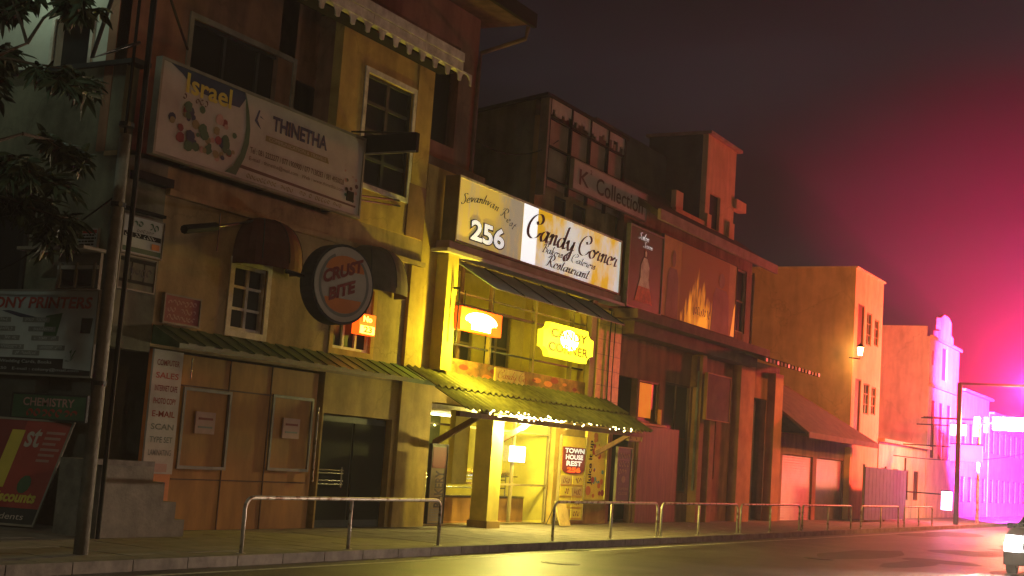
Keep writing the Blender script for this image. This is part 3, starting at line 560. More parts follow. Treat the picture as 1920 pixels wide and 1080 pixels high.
m.box(0, w, -.08, -.055, .52*h, .62*h, 'board_white').box(.1*w, .42*w, -.05, -.04, .05*h, .5*h, 'glass_dark').box(.5*w, .88*w, -.05, -.04, .05*h, .5*h, 'glass_dark'); m.build('window', t)
# leaning red board
t = local_thing('leaning_poster', (14.9, 17.9, .06), 'red 1st poster board with yellow writing leaning beside the corner', 'poster', -math.radians(66))
m = MB(); bw_, bh = 1.55, 1.62; sk = lambda u, v, d=0: (u*bw_-.62+v*.36, -.02-d-.28*v*-1, v*bh)
def sq(mb, a, b, c, d, mm, o): mb.face([sk(a, c, o), sk(b, c, o), sk(b, d, o), sk(a, d, o)], mm)
m.prism([sk(0, 0), sk(1, 0), sk(1, 1), sk(0, 1)], (0, .04, 0), 'print_red'); m.build('panel', t)
m = MB()
for a, b, c, d in ((-.02, 0, -.02, 1.02), (1, 1.02, -.02, 1.02), (0, 1, 1, 1.02), (0, 1, -.02, 0)): m.prism([sk(a, c, .015), sk(b, c, .015), sk(b, d, .015), sk(a, d, .015)], (0, .05, 0), 'frame_grey')
m.build('frame', t)
m = MB(); U_ = Vector((1, 0, 0)); V_ = (Vector(sk(0, 1))-Vector(sk(0, 0))).normalized()
sq(m, 0, .52, .22, 1, 'print_maroon', .003); sq(m, 0, 1, 0, .15, 'dark_frame', .003)
text(m, '1', sk(.40, .34, .006), U_, V_, .22, .95, 'print_yellow', bold=.03); text(m, 'st', sk(.58, .74, .006), U_, V_, .24, .32, 'sign_white', bold=.02)
text(m, 'Special Discounts', sk(.04, .17, .006), U_, V_, 1.38, .24, 'print_yellow', bold=.04); text(m, 'for students', sk(.3, .04, .006), U_, V_, .9, .1, 'sign_white')
for k in range(6): sq(m, .77, .97-.03*(k % 3), .88-k*.055, .905-k*.055, 'print_pink', .006)
m.face([sk(.75+.07*math.cos(a), .38+.09*math.sin(a), .006) for a in [k*PI/5 for k in range(10)]], 'print_green'); m.build('lettering', t)
# ================================================================ gabled building behind the bay
R = thing('tall_brown_building', (25, 17.2, 0), 'tall brown building with dark openings and an overhanging eave behind the white gutter', 'building')
op = (20.5, 26.55, 8.75, 11.2)
MB().wall(20, 27.35, 6.4, 12.3, 17.0, 17.2, [op], 'gable_wall').box(27.15, 27.35, 17.2, 30, 6.4, 12.3, 'gable_wall').box(24.7, 27.35, 16.55, 17.0, 6.4, 8.2, 'greenish_wall').build('wall', R)
MB().box(20.3, 26.7, 17.35, 17.4, 8.6, 11.3, 'black').build('opening_back', R)
m = MB()
for xx in (21.4, 22.9, 24.4, 25.7): m.box(xx, xx+.08, 17.2, 17.28, 8.75, 11.2, 'brick_dark')
m.build('mullion', R)
m = MB(); m.hexa([(19.6, 15.9, 12.12), (27.95, 15.9, 12.12), (27.95, 30, 12.6), (19.6, 30, 12.6), (19.6, 15.9, 12.35), (27.95, 15.9, 12.35), (27.95, 30, 14.6), (19.6, 30, 14.6)], 'roof_tile'); m.box(19.6, 28.0, 15.8, 15.9, 12.05, 12.4, 'black'); m.build('roof', R)
m = MB(); a = (27.22, 16.93)
m.tube([(27.85, 15.95, 12.05), (27.85, 16.0, 11.75), (27.3, 16.9, 11.3), (27.28, 16.92, 10.8), (27.28, 16.92, 3)], .055, 'brick_dark'); m.build('downpipe', R)

# ================================================================ corner bakery
R = thing('restaurant_building', (29.3, 16.4, 0), 'narrow yellow restaurant building with a lit ground floor and recessed balcony', 'building')
m = MB()
m.wall(24.66, 34.9, 2.75, 7.95, 16.4, 16.6, [(25.75, 33.0, 3.4, 6.1)], 'ochre')
m.box(24.66, 25.55, 16.4, 16.6, 0, 2.75, 'ochre').box(31.6, 34.9, 16.4, 16.6, 0, 2.75, 'ochre')
m.box(34.7, 34.9, 16.6, 24, 0, 7.95, 'ochre'); m.box(24.66, 24.8, 16.6, 24, 0, 7.95, 'ochre'); m.box(24.8, 34.7, 16.6, 24, 7.8, 7.9, 'dark_wall')
m.build('wall', R)
m = MB()   # recessed balcony
m.box(24.8, 34.7, 16.6, 18.4, 3.1, 3.3, 'brick_dark'); m.box(24.8, 34.7, 16.6, 18.6, 6.3, 6.4, 'cream'); m.wall(24.8, 34.7, 3.3, 6.3, 18.4, 18.6, [(26.3, 27.7, 3.5, 5.5), (28.9, 30.4, 3.5, 5.5), (31.0, 32.4, 3.6, 5.5)], 'yellow_paint')
m.box(24.85, 25.7, 16.6, 18.4, 3.3, 6.3, 'yellow_paint'); m.box(33.1, 33.3, 16.6, 18.4, 3.3, 6.3, 'yellow_paint')
m.build('balcony', R)
for a in ((26.3, 27.7, 3.5, 5.5), (28.9, 30.4, 3.5, 5.5), (31.0, 32.4, 3.6, 5.5)): window(R, *a, 18.46, 2, 2, fm='sign_olive')
m = MB(); m.box(25.75, 33.05, 16.34, 16.44, 3.28, 3.78, 'mural')
r = random.Random(5)
for i in range(26):
    u, v = r.uniform(25.9, 32.9), r.uniform(3.35, 3.7); s = r.uniform(.06, .16)
    m.face([(u+s*1.6*math.cos(a), 16.335-.0002*i, v+s*.5*math.sin(a)) for a in [k*PI/4 for k in range(8)]], r.choice(['print_orange', 'sign_olive', 'print_maroon', 'brown_board']))
m.build('parapet', R)
m = MB()
for xx in (27.9, 30.1, 32.2): m.box(xx, xx+.09, 16.42, 16.52, 3.8, 6.0, 'sign_olive')
m.box(25.75, 33.0, 16.44, 16.5, 5.02, 5.08, 'dark_frame'); m.box(25.75, 33.0, 16.44, 16.5, 4.1, 4.14, 'dark_frame'); m.box(25.75, 33.0, 16.44, 16.5, 5.3, 5.34, 'sign_olive'); m.build('balcony_frame', R)
m = MB(); m.box(25.3, 25.75, 16.1, 16.42, 3.45, 6.15, 'yellow_paint'); m.build('pilaster', R); MB().box(33.0, 33.3, 16.25, 16.42, 3.4, 6.1, 'sign_olive').build('pilaster', R)
m = MB(); m.box(25.2, 34.3, 16.05, 16.4, 6.15, 6.32, 'pink_trim').box(25.0, 34.4, 15.95, 16.4, 6.04, 6.12, 'sign_white'); m.build('cornice', R)
m = MB(); n = 5
for i in range(n):
    a, b = 25.9+i*1.42, 25.9+i*1.42+1.38
    m.hexa([(a+.7, 15.6, 5.42), (b+.7, 15.6, 5.42), (b, 16.35, 5.98), (a, 16.35, 5.98), (a+.7, 15.6, 5.44), (b+.7, 15.6, 5.44), (b, 16.35, 6.0), (a, 16.35, 6.0)], 'tin_sheet')
    m.hexa([(b+.7, 15.6, 5.41), (b+.74, 15.6, 5.41), (b+.04, 16.35, 5.98), (b, 16.35, 5.98), (b+.7, 15.6, 5.47), (b+.74, 15.6, 5.47), (b+.04, 16.35, 6.03), (b, 16.35, 6.03)], 'dark_frame')
m.build('sloping_awning', R)
# tiled canopy over the shop
m = MB(); n = 150; xa, xb = 24.3, 34.1
for lay, (ya, za, yb2, zb) in enumerate(((16.32, 3.42, 15.5, 3.02), (15.56, 3.0, 14.75, 2.58))):
    for i in range(n):
        a = xa+(xb-xa)*i/n; b = xa+(xb-xa)*(i+1)/n; ha, hb = .035*math.sin(a*2*PI/.27), .035*math.sin(b*2*PI/.27)
        m.hexa([(a, yb2, zb+ha), (b, yb2, zb+hb), (b, ya, za+hb), (a, ya, za+ha), (a, yb2, zb+ha+.02), (b, yb2, zb+hb+.02), (b, ya, za+hb+.02), (a, ya, za+ha+.02)], 'canopy_tile')
m.build('tiled_canopy', R, smooth=False)
m = MB()
for xx in (25.6, 28.0, 33.6):
    m.prism([(xx, 16.35, 1.75), (xx, 16.35, 1.9), (xx, 15.0, 2.66), (xx, 15.0, 2.54)], (.09, 0, 0), 'wood_door')
m.box(24.4, 34.0, 14.95, 15.05, 2.42, 2.53, 'wood_door'); m.build('canopy_bracket', R)
# ground floor room
m = MB(); m.box(25.55, 31.6, 16.6, 20, 2.62, 2.72, 'white_paint').box(25.55, 25.65, 16.6, 20, 0, 2.62, 'yellow_paint').box(31.5, 31.6, 16.6, 20, 0, 2.62, 'yellow_paint').box(25.65, 31.5, 19.9, 20, 0, 2.62, 'shop_green').box(25.65, 31.5, 16.6, 19.9, .0, .02, 'sign_olive'); m.build('shop_room', R)
MB().box(27.2, 27.72, 15.75, 16.2, 0, 2.66, 'yellow_paint').box(27.16, 27.76, 15.71, 16.24, 0, .16, 'ochre').build('column', R)
MB().box(26.45, 27.1, 16.3, 16.45, .95, 2.62, 'yellow_paint').build('wall_panel', R)
m = MB()
for xx in (25.6, 27.9, 29.6, 31.45): m.box(xx, xx+.06, 16.5, 16.58, .05, 2.6, 'sign_olive')
for zz in (2.25, .95): m.box(25.66, 31.45, 16.51, 16.57, zz, zz+.05, 'sign_olive')
sf = m.build('shop_front', R); MB().box(25.66, 31.45, 16.535, 16.545, .1, 2.25, 'glass_clear').build('pane', sf)
m = MB(); m.box(26.0, 27.0, 16.6, 16.7, .6, .63, 'chrome'); 
t = thing('display_counter', (28.6, 17.2, 0), 'steel and glass food display counter inside the bright shop', 'counter')
MB().box(25.8, 31.0, 16.9, 17.5, .02, .62, 'brown_board').box(25.8, 31.0, 16.88, 17.52, .62, .67, 'chrome').build('cabinet', t)
m = MB()
for zz in (.86, 1.06, 1.14): m.tube([(25.8, 16.9, zz), (30.0, 16.9, zz)], .018, 'chrome')
for xx in (25.8, 27.2, 28.6, 30.0): m.tube([(xx, 16.9, .67), (xx, 16.9, 1.2)], .015, 'chrome')
m.build('rail', t)
m = MB(); r = random.Random(3)
for i in range(60):
    u, v = r.uniform(28.4, 30.6), r.uniform(17.0, 17.4); s = r.uniform(.05, .1); z = 1.2+r.uniform(-.02, .05)
    m.tube([(u-s, v, z), (u, v, z+.03), (u+s, v, z)], [.02, .045, .02], 'food', 6)
m.box(28.3, 30.7, 16.95, 17.45, 1.14, 1.17, 'chrome'); f = m.build('food_tray', t)
t = thing('ceiling_tube_lamp', (29.3, 15.8, 2.45), 'white fluorescent tube glowing under the tiled canopy', 'lamp')
MB().tube([(27.9, 15.7, 2.62), (30.6, 15.7, 2.62)], .022, 'tube_white').build('tube', t); MB().box(27.85, 30.65, 15.66, 15.74, 2.645, 2.68, 'white_paint').build('fitting', t)
for xx in (28.2, 29.3, 30.4): lamp('tube_light', 'POINT', (xx, 15.6, 2.42), 260, (1, .84, .16), t, .12)
lamp('column_light', 'POINT', (27.9, 15.35, 2.3), 600, (1, .86, .22), t, .06)
t = thing('room_tube_lamp', (29, 18, 2.5), 'fluorescent lamp on the ceiling inside the shop room', 'lamp')
MB().tube([(27, 18, 2.56), (30.5, 18, 2.56)], .025, 'tube_white').build('tube', t)
lamp('room_light', 'AREA', (28.7, 18, 2.5), 90, (1, .82, .12), t, size=3.5, size_y=.3, aim=(0, 0, -1))
t = thing('balcony_lamp', (26.0, 15.9, 4.9), 'lamp fitting on the yellow pilaster beside the red lit sign', 'lamp')
MB().tube([(25.62, 16.1, 5.3), (25.62, 15.95, 5.3)], .03, 'black_metal').tube([(25.62, 15.95, 5.32), (25.62, 15.95, 4.1)], .02, 'black_metal').build('fitting', t)
lamp('pilaster_light', 'POINT', (25.95, 15.5, 4.15), 480, (1, .86, .05), t, .08)
# fairy bulbs along the canopy edge
t = thing('bulb_string', (29, 14.8, 2.6), 'string of tiny warm bulbs along the tiled canopy edge', 'string lights'); m = MB(); r = random.Random(2)
for i in range(60):
    xx = 25.2+7.4*r.random()**1.5; zz = 2.54+r.uniform(-.05, .09)*(1.1 if xx < 28 else .7); s = r.uniform(.007, .015); MB().box(xx-s, xx+s, 14.70-.01, 14.70+.01, zz-s, zz+s, 'lit_hot').build('bulb', t)
MB().tube([(24.9+i*.4, 14.715, 2.55+.01*(i % 2)) for i in range(21)], .006, 'black_metal', 5).build('cord', t)
t = thing('menu_screen', (29.7, 16.7, 1.5), 'small white lit square panel hanging in the shop front', 'screen'); MB().box(29.35, 30.05, 16.42, 16.48, 1.54, 1.92, 'screen_white').build('panel', t)
# main fascia
x0, x1, z0, z1, yb = 25.35, 34.0, 6.36, 7.78, 16.0
t = thing('fascia_sign', (29.6, 16.2, 6.3), 'long yellow and white Candy Corner fascia sign with number 256', 'sign')
xm = 28.35
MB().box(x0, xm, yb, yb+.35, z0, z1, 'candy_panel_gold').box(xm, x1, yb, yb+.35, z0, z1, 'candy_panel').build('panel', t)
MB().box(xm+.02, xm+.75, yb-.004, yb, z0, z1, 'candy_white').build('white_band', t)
m = MB(); m.box(x0-.04, x0, yb-.03, yb+.35, z0-.04, z1+.04, 'sign_olive').box(x1, x1+.04, yb-.03, yb+.35, z0-.04, z1+.04, 'sign_olive').box(x0, x1, yb-.03, yb+.35, z1, z1+.05, 'white_paint').box(x0, x1, yb-.03, yb+.35, z0-.05, z0, 'dark_frame'); m.build('frame', t)
m = MB(); y = yb-.008
script(m, 'Candy', xm+.12, 7.0, .30, y, 'candy_ink', sx=1.42, nib=.36, shear=.3); script(m, 'Corner', xm+2.95, 7.03, .26, y, 'candy_ink', sx=1.5, nib=.34, shear=.3)
script(m, 'Bakers & Caterers', xm+1.05, 6.76, .115, y, 'candy_ink', sx=1.65, nib=.32); script(m, 'Restaurant', xm+1.3, 6.45, .14, y, 'candy_ink', sx=1.8, nib=.36)
A_ = lambda b: (.42-.42*((b/2.55-.40)/.6)**2+0, -.55*((b/2.55)-.40))
script(m, 'Sevanhvan Rest', x0+.12, 6.95, .115, y, 'candy_ink', sx=1.6, nib=.26, curve=A_)
ftext(m, '256', x0+.55, x0+2.2, 6.44, 6.98, y, 'candy_ink', bold=.075); m.build('lettering', t)
m = MB(); ftext(m, '256', x0+.61, x0+2.14, 6.47, 6.95, y-.01, 'num_white', bold=.03); m.build('number', t)
# lit hanging signs
t = thing('red_lit_sign', (26.7, 16.0, 4.4), 'small red rectangular light box glowing on the balcony', 'sign')
MB().box(25.75, 27.6, 15.95, 16.12, 4.40, 4.92, 'lit_red').build('panel', t)
m = MB(); m.face([(26.67+.72*math.cos(a), 15.945, 4.66+(.2 if math.sin(a) > 0 else .1)*math.sin(a)) for a in [k*PI/10 for k in range(20)]], 'lit_hot'); m.box(26.25, 27.1, 15.94, 15.95, 4.45, 4.6, 'lit_hot'); m.box(26.0, 27.35, 15.935, 15.944, 4.60, 4.625, 'lit_amber')  # bright oval and bar painted on as the light box's hot centre
m.build('emblem', t); MB().tube([(26.0, 16.03, 4.92), (26.0, 16.03, 5.3)], .012, 'black_metal').tube([(27.3, 16.03, 4.92), (27.3, 16.03, 5.3)], .012, 'black_metal').build('hanger', t)
lamp('sign_light', 'POINT', (26.6, 15.4, 4.6), 110, (1, .6, .06), t, .15)
t = thing('yellow_lit_sign', (31.1, 16.0, 4.3), 'yellow scalloped plaque reading Candy Corner lit on the balcony', 'sign')
xa, xb, za, zb, s = 29.7, 32.55, 4.22, 5.08, .22; pts = []
for (cx_, cz_, a0) in ((xa, za, 0), (xb, za, 90), (xb, zb, 180), (xa, zb, 270)):
    for k in range(7):
        a = math.radians(a0+90-15*k); pts.append((cx_+s*1.6*math.cos(a), 15.95, cz_+s*math.sin(a)))
MB().prism(pts[::1], (0, .16, 0), 'lit_yellow').build('panel', t)
m = MB(); ftext(m, 'CANDY', 30.1, 32.15, 4.72, 4.95, 15.944, 'ink_olive', bold=.03); ftext(m, 'CORNER', 30.0, 32.25, 4.36, 4.6, 15.944, 'ink_olive', bold=.03); m.build('lettering', t)
m = MB(); m.face([(31.15+.5*math.cos(a), 15.947, 4.72+.26*math.sin(a)) for a in [k*PI/8 for k in range(16)]], 'lit_hot'); m.build('glow_spot', t)  # flat bright oval, the plaque's hot centre painted on
lamp('plaque_light', 'POINT', (31.1, 15.35, 4.7), 110, (1, .82, .07), t, .15)
t = thing('balcony_plate', (28.8, 16.3, 3.3), 'pale orange plate with handwriting on the balcony parapet', 'sign')
MB().box(28.05, 29.5, 16.28, 16.33, 3.33, 3.74, 'mural_plate').build('panel', t); m = MB(); script(m, 'Candy Co', 28.12, 3.5, .10, 16.275, 'print_red', sx=1.5, nib=.22); m.build('lettering', t)
# posters on the shop's right pier
t = panel_sign('menu_board', 31.62, 33.05, .12, 2.3, 16.22, .06, 'poster_yellow', 'sign_olive', 'yellow menu poster with red Town House Rest emblem and tiles', 'poster', fw=.02)
m = MB(); m.box(31.7, 33.0, 16.2, 16.22, 1.42, 2.02, 'print_maroon'); m.face([(32.35+.65*math.cos(a), 16.2, 1.43+.12*math.sin(a)) for a in [PI+k*PI/8 for k in range(9)]], 'print_maroon')
for k, (s, mm) in enumerate((('TOWN', 'num_white'), ('HOUSE', 'num_white'), ('REST', 'num_white'), ('256', 'lit_red'))): ftext(m, s, 31.78+.06*k, 32.92-.06*k, 1.86-k*.165, 1.99-k*.165, 16.195, mm, bold=.04)
for i in range(2):
    for j in range(4):
        a, b = 31.68+i*.68, .16+j*.29; m.box(a, a+.62, 16.205, 16.215, b, b+.25, 'poster_yellow' if (i+j) % 3 else 'mural_plate'); squiggle(m, a+.12, a+.5, b+.05, b+.2, 16.2, 'print_maroon', 3, 70+i*4+j); m.box(a, a+.62, 16.203, 16.21, b, b+.012, 'print_orange')
m.build('lettering', t)
t = panel_sign('juice_poster', 33.1, 34.35, .68, 2.5, 16.22, .06, 'poster_yellow', 'yellow_paint', 'bright fruit poster reading Juice it up in vertical letters', 'poster', fw=.02)
m = MB(); text(m, 'Juice it up', (33.5, 16.2, 1.05), Vector((0, 0, 1)), Vector((-1, 0, 0)), 1.2, .3, 'black', bold=.03)
r = random.Random(12)
for i in range(34):
    u, v = r.uniform(33.55, 34.3), r.uniform(.75, 2.4); s = r.uniform(.05, .17); c = 'print_orange' if v < 1.1 or v > 2.1 else ('print_teal' if v < 1.5 else 'poster_yellow')
    if i % 5 == 0: c = 'print_red'
    m.face([(u+s*math.cos(a)*.8, 16.215-.0003*i, v+s*.6*math.sin(a)) for a in [k*PI/5 for k in range(10)]], c)
for (u, v, s) in ((33.3, .9, .16), (34.1, 1.15, .1)): m.face([(u+s*math.cos(a), 16.2, v+s*.8*math.sin(a)) for a in [k*PI/6 for k in range(12)]], 'print_orange')
m.build('lettering', t)
t = panel_sign('blue_sign_board', 34.85, 35.8, .62, 2.12, 16.1, .06, 'print_blue', 'frame_grey', 'narrow dark blue sign board right of the fruit poster', 'sign', fw=.03)
m = MB()
for k in range(3): squiggle(m, 34.95, 35.65, 1.82-k*.22, 1.98-k*.22, 16.09, 'print_grey', 4, 80+k)
m.face([(35.3+.13*math.cos(a), 16.09, 1.25+.1*math.sin(a)) for a in [k*PI/6 for k in range(12)]], 'print_grey'); ftext(m, 'OPEN', 35.0, 35.6, .95, 1.02, 16.09, 'print_grey'); ftext(m, 'CLOSE', 35.0, 35.6, .82, .9, 16.09, 'print_grey'); m.build('lettering', t)
t = panel_sign('small_yellow_sign', 35.05, 35.95, 2.35, 2.75, 15.9, .08, 'mural_plate', 'sign_olive', 'small dull yellow sign at the right end of the tiled canopy', 'sign', fw=.02)
m = MB(); squiggle(m, 35.12, 35.9, 2.4, 2.7, 15.89, 'ink_olive', 4, 90); m.build('lettering', t)
t = panel_sign('tall_sign_board', 25.0, 25.62, .12, 1.8, 15.95, .07, 'sign_olive', 'dark_frame', 'tall narrow sign board with vertical writing left of the shop', 'sign', fw=.02)
m = MB(); m.box(25.05, 25.57, 15.94, 15.95, 1.3, 1.75, 'print_maroon'); text(m, 'BAKERY', (25.52, 15.93, .45), Vector((0, 0, 1)), Vector((-1, 0, 0)), .8, .35, 'dark_frame', bold=.03)
lines(m, 25.06, 25.56, .15, .42, 15.945, 'print_grey', 5, 9); m.build('lettering', t)
t = thing('leaflet_stand', (31.2, 15.9, 0), 'small pale folding board standing by the shop door', 'sign'); MB().hexa([(30.95, 15.75, .02), (31.5, 15.75, .02), (31.5, 15.79, .02), (30.95, 15.79, .02), (30.95, 15.95, .62), (31.5, 15.95, .62), (31.5, 15.99, .62), (30.95, 15.99, .62)], 'mural_plate').build('panel', t)
m = MB(); m.tube([(31.0, 16.2, .02), (31.0, 15.97, .55)], .012, 'dark_frame').tube([(31.45, 16.2, .02), (31.45, 15.97, .55)], .012, 'dark_frame'); m.build('leg', t)
# tiled pier
t = thing('tiled_pier', (33.9, 16.3, 2.9), 'tall yellow pier of square tiles right of the balcony', 'pier')
m = MB()
for i in range(3):
    for j in range(7): m.box(33.45+i*.5, 33.45+i*.5+.485, 16.25, 16.39, 2.95+j*.42, 2.95+j*.42+.405, 'yellow_tile')
m.box(33.44, 34.96, 16.27, 16.395, 2.93, 5.88, 'sign_olive'); m.build('tiles', t)
MB().tube([(34.1, 16.2, 5.9), (34.08, 16.2, 4.5), (34.12, 16.2, 2.9)], .02, 'dark_frame').tube([(34.4, 16.2, 5.9), (34.36, 16.2, 4.0), (34.42, 16.2, 2.9)], .015, 'dark_frame').build('cable', t)

# ================================================================ clothing shop tower (K)
R = thing('lattice_front_building', (32.6, 17, 0), 'upper building with a lattice screen front and torn white top edge', 'building')
MB().wall(30.2, 35.1, 7.9, 10.5, 16.75, 16.9, [(31.3, 32.0, 8.0, 8.6), (32.4, 33.2, 8.0, 8.6)], 'cream').build('wall', R)
MB().hexa([(30.22, 16.9, 7.8), (35.0, 16.9, 7.8), (35.0, 26, 7.8), (30.22, 26, 7.8), (30.22, 16.9, 10.95), (35.0, 16.9, 10.95), (35.0, 26, 9.6), (30.22, 26, 9.6)], 'greenish_wall').build('side_wall', R)
MB().hexa([(30.1, 16.5, 11.0), (35.2, 16.5, 11.0), (35.2, 26, 9.6), (30.1, 26, 9.6), (30.1, 16.5, 11.08), (35.2, 16.5, 11.08), (35.2, 26, 9.68), (30.1, 26, 9.68)], 'black').build('roof', R)
m = MB(); m.box(30.3, 35.05, 16.60, 16.65, 8.7, 10.5, 'lattice_panel'); m.build('screen', R)
m = MB()
for xx in (30.3, 31.55, 32.7, 33.85, 34.95): m.box(xx, xx+.05, 16.5, 16.6, 8.6, 11.0, 'black')
for zz in (9.7, 10.45, 8.85): m.box(30.35, 34.95, 16.52, 16.58, zz, zz+.05, 'black')
m.box(30.2, 30.3, 16.5, 16.75, 8.4, 10.95, 'frame_grey'); m.build('lattice', R)
m = MB(); r = random.Random(6); x = 30.3
while x < 34.95: w = r.uniform(.06, .2); m.box(x, x+w*.9, 16.53, 16.57, 10.92-r.uniform(.12, .4), 10.98, 'sign_white'); x += w
m.build('torn_sheet', R)
for a in ((31.3, 32.0, 8.0, 8.6), (32.4, 33.2, 8.0, 8.6)): window(R, *a, 16.8, 1, 1, fm='dark_frame')
t = panel_sign('collection_sign', 31.42, 36.22, 8.82, 9.58, 16.3, .1, 'sign_white', 'frame_grey', 'grey white K Collection sign high on the lattice building', 'sign', fw=.03)
m = MB(); ftext(m, 'K', 31.75, 32.35, 8.98, 9.4, 16.29, 'sign_brown', bold=.01); ftext(m, '2', 32.38, 32.5, 9.38, 9.5, 16.29, 'sign_brown', bold=.01); ftext(m, 'Collection', 32.8, 35.95, 8.94, 9.4, 16.29, 'sign_brown', bold=.01); m.build('lettering', t)

# ================================================================ bridal shop building
R = thing('bridal_shop_building', (42, 16.6, 0), 'dark red building with jutting eave ledge and rooftop tower', 'building')
D0, D1 = 34.95, 49.8
m = MB(); holes = [(35.3, 36.8, 0, 4.2), (36.95, 38.45, 2.95, 4.2), (38.9, 41.0, .9, 4.3), (42.6, 43.4, 1.4, 4.0), (46.6, 48.4, 0, 4.4)]
m.wall(D0, D1, 0, 5.7, 16.5, 16.7, holes, 'rust_wall'); m.wall(D0, 45.9, 5.7, 9.3, 16.4, 16.6, [(35.8, 43.3, 6.3, 8.5), (43.75, 45.4, 6.5, 8.7)], 'rust_wall'); m.box(45.7, 45.9, 16.6, 24, 5.7, 9.3, 'rust_wall'); m.box(49.6, 49.8, 16.7, 24, 0, 5.7, 'rust_wall'); m.box(D0, 49.6, 17.6, 17.7, 0, 9.2, 'black'); m.build('wall', R)
m = MB(); m.box(34.3, 45.6, 15.5, 16.5, 5.72, 5.98, 'brick_dark').box(35.0, 45.5, 15.9, 16.5, 5.35, 5.72, 'brick_dark'); m.build('ledge', R)
m = MB(); n = 60
for i in range(n):
    a = 43.8+(50.2-43.8)*i/n; b = 43.8+(50.2-43.8)*(i+1)/n; z = .05*abs(math.sin(a*9))
    m.hexa([(a, 15.1, 5.42+z), (b, 15.1, 5.42+z), (b, 16.5, 5.9), (a, 16.5, 5.9), (a, 15.1, 5.5+z), (b, 15.1, 5.5+z), (b, 16.5, 5.98), (a, 16.5, 5.98)], 'roof_tile')
for i in range(16): m.box(43.9+i*.4, 44.1+i*.4, 15.04, 15.1, 5.44, 5.56, 'pink_trim' if i % 3 else 'frame_grey')
m.build('tile_canopy', R)
m = MB(); m.box(35.6, 46.2, 15.55, 15.65, 8.75, 9.05, 'pink_trim').hexa([(35.6, 15.65, 8.8), (46.2, 15.65, 8.8), (46.2, 19.6, 11.4), (35.6, 19.6, 11.4), (35.6, 15.65, 9.0), (46.2, 15.65, 9.0), (46.2, 19.6, 11.6), (35.6, 19.6, 11.6)], 'roof_tile').hexa([(35.6, 19.6, 11.4), (46.2, 19.6, 11.4), (46.2, 24, 9), (35.6, 24, 9), (35.6, 19.6, 11.6), (46.2, 19.6, 11.6), (46.2, 24, 9.2), (35.6, 24, 9.2)], 'roof_tile'); m.build('roof', R)
m = MB(); T0, T1 = 42.6, 45.35
m.wall(T0, T1, 9.2, 13.05, 17.0, 17.2, [(43.0, 44.0, 9.9, 11.1)], 'orange_wall'); m.box(T0, T0+.15, 17.2, 19.2, 9.2, 13.05, 'dark_wall'); m.box(T1-.15, T1, 17.2, 19.2, 9.2, 13.05, 'orange_wall'); m.box(T0-.1, T1+.25, 16.85, 19.3, 13.05, 13.15, 'pink_trim'); m.box(T1, T1+1.0, 16.9, 17.2, 11.0, 11.35, 'orange_wall')
m.box(40.0, T0, 16.95, 17.1, 9.55, 10.0, 'orange_wall').box(39.9, 40.5, 16.93, 17.1, 10.0, 10.55, 'orange_wall').box(T0, 43.0, 16.9, 17.0, 9.5, 10.3, 'orange_wall').box(T1-.6, T1-.1, 16.9, 17.0, 9.5, 10.4, 'orange_wall'); tw = m.build('tower', R)
MB().box(43.0, 44.0, 17.1, 17.15, 9.9, 11.1, 'glass_dark').build('window', tw)
m = MB(); m.hexa([(37.0, 18.5, 9), (T0, 18.5, 9), (T0, 23, 9), (37.0, 23, 9), (37.0, 18.5, 12.3), (T0, 18.5, 12.3), (T0, 23, 12.1), (37.0, 23, 12.1)], 'dark_wall'); m.box(38.0, 38.25, 18.4, 18.5, 10.9, 11.7, 'frame_grey'); m.build('attic', R)
window(R, 43.75, 45.4, 6.5, 8.7, 16.48, 2, 2, fm='pink_trim'); window(R, 38.9, 41.0, .9, 4.3, 16.58, 2, 2, fm='brick_dark'); window(R, 42.6, 43.4, 1.4, 4.0, 16.58, 1, 2, fm='brick_dark')
MB().box(35.3, 36.8, 17.0, 17.05, 0, 4.2, 'black').build('doorway', R); MB().box(46.6, 48.4, 16.9, 16.95, 0, 4.4, 'lilac_board').build('shutter', R)
w = window(R, 36.95, 38.45, 2.95, 4.2, 16.55, 1, 1, fm='wood_door', pm='glass_dark'); MB().box(37.05, 38.0, 16.56, 16.575, 3.1, 4.12, 'curtain_orange').build('curtain', w)
m = MB(); m.box(36.95, 40.0, 16.42, 16.5, 0, 2.85, 'wood_door').box(38.4, 38.46, 16.38, 16.5, 2.9, 3.4, 'print_orange').box(36.9, 38.9, 16.38, 16.5, 2.87, 2.93, 'print_orange'); m.build('panelling', R)
m = MB()
for a, b, z in ((41.15, 41.5, 5.4), (44.8, 46.2, 5.4), (48.5, 49.4, 5.4), (42.1, 42.5, 4.2)): m.box(a, b, 16.2, 16.5, 0, z, 'pier_orange')
m.box(40.9, 43.3, 16.3, 16.5, 4.3, 5.3, 'rust_wall'); m.build('pier', R)
MB().tube([(45.65, 16.25, 8.7), (45.65, 16.25, 6.2)], .04, 'frame_grey').build('downpipe', R); MB().tube([(41.05, 16.3, 4.8), (41.05, 16.3, 1.0)], .045, 'frame_grey').build('downpipe', R)
t = panel_sign('bridal_sign', 34.5, 36.85, 6.12, 8.38, 15.95, .12, 'poster_dark', 'frame_grey', 'dark portrait sign of a pale gown beside the Candy Corner fascia', 'sign', fw=.05)
m = MB(); cx = 35.6
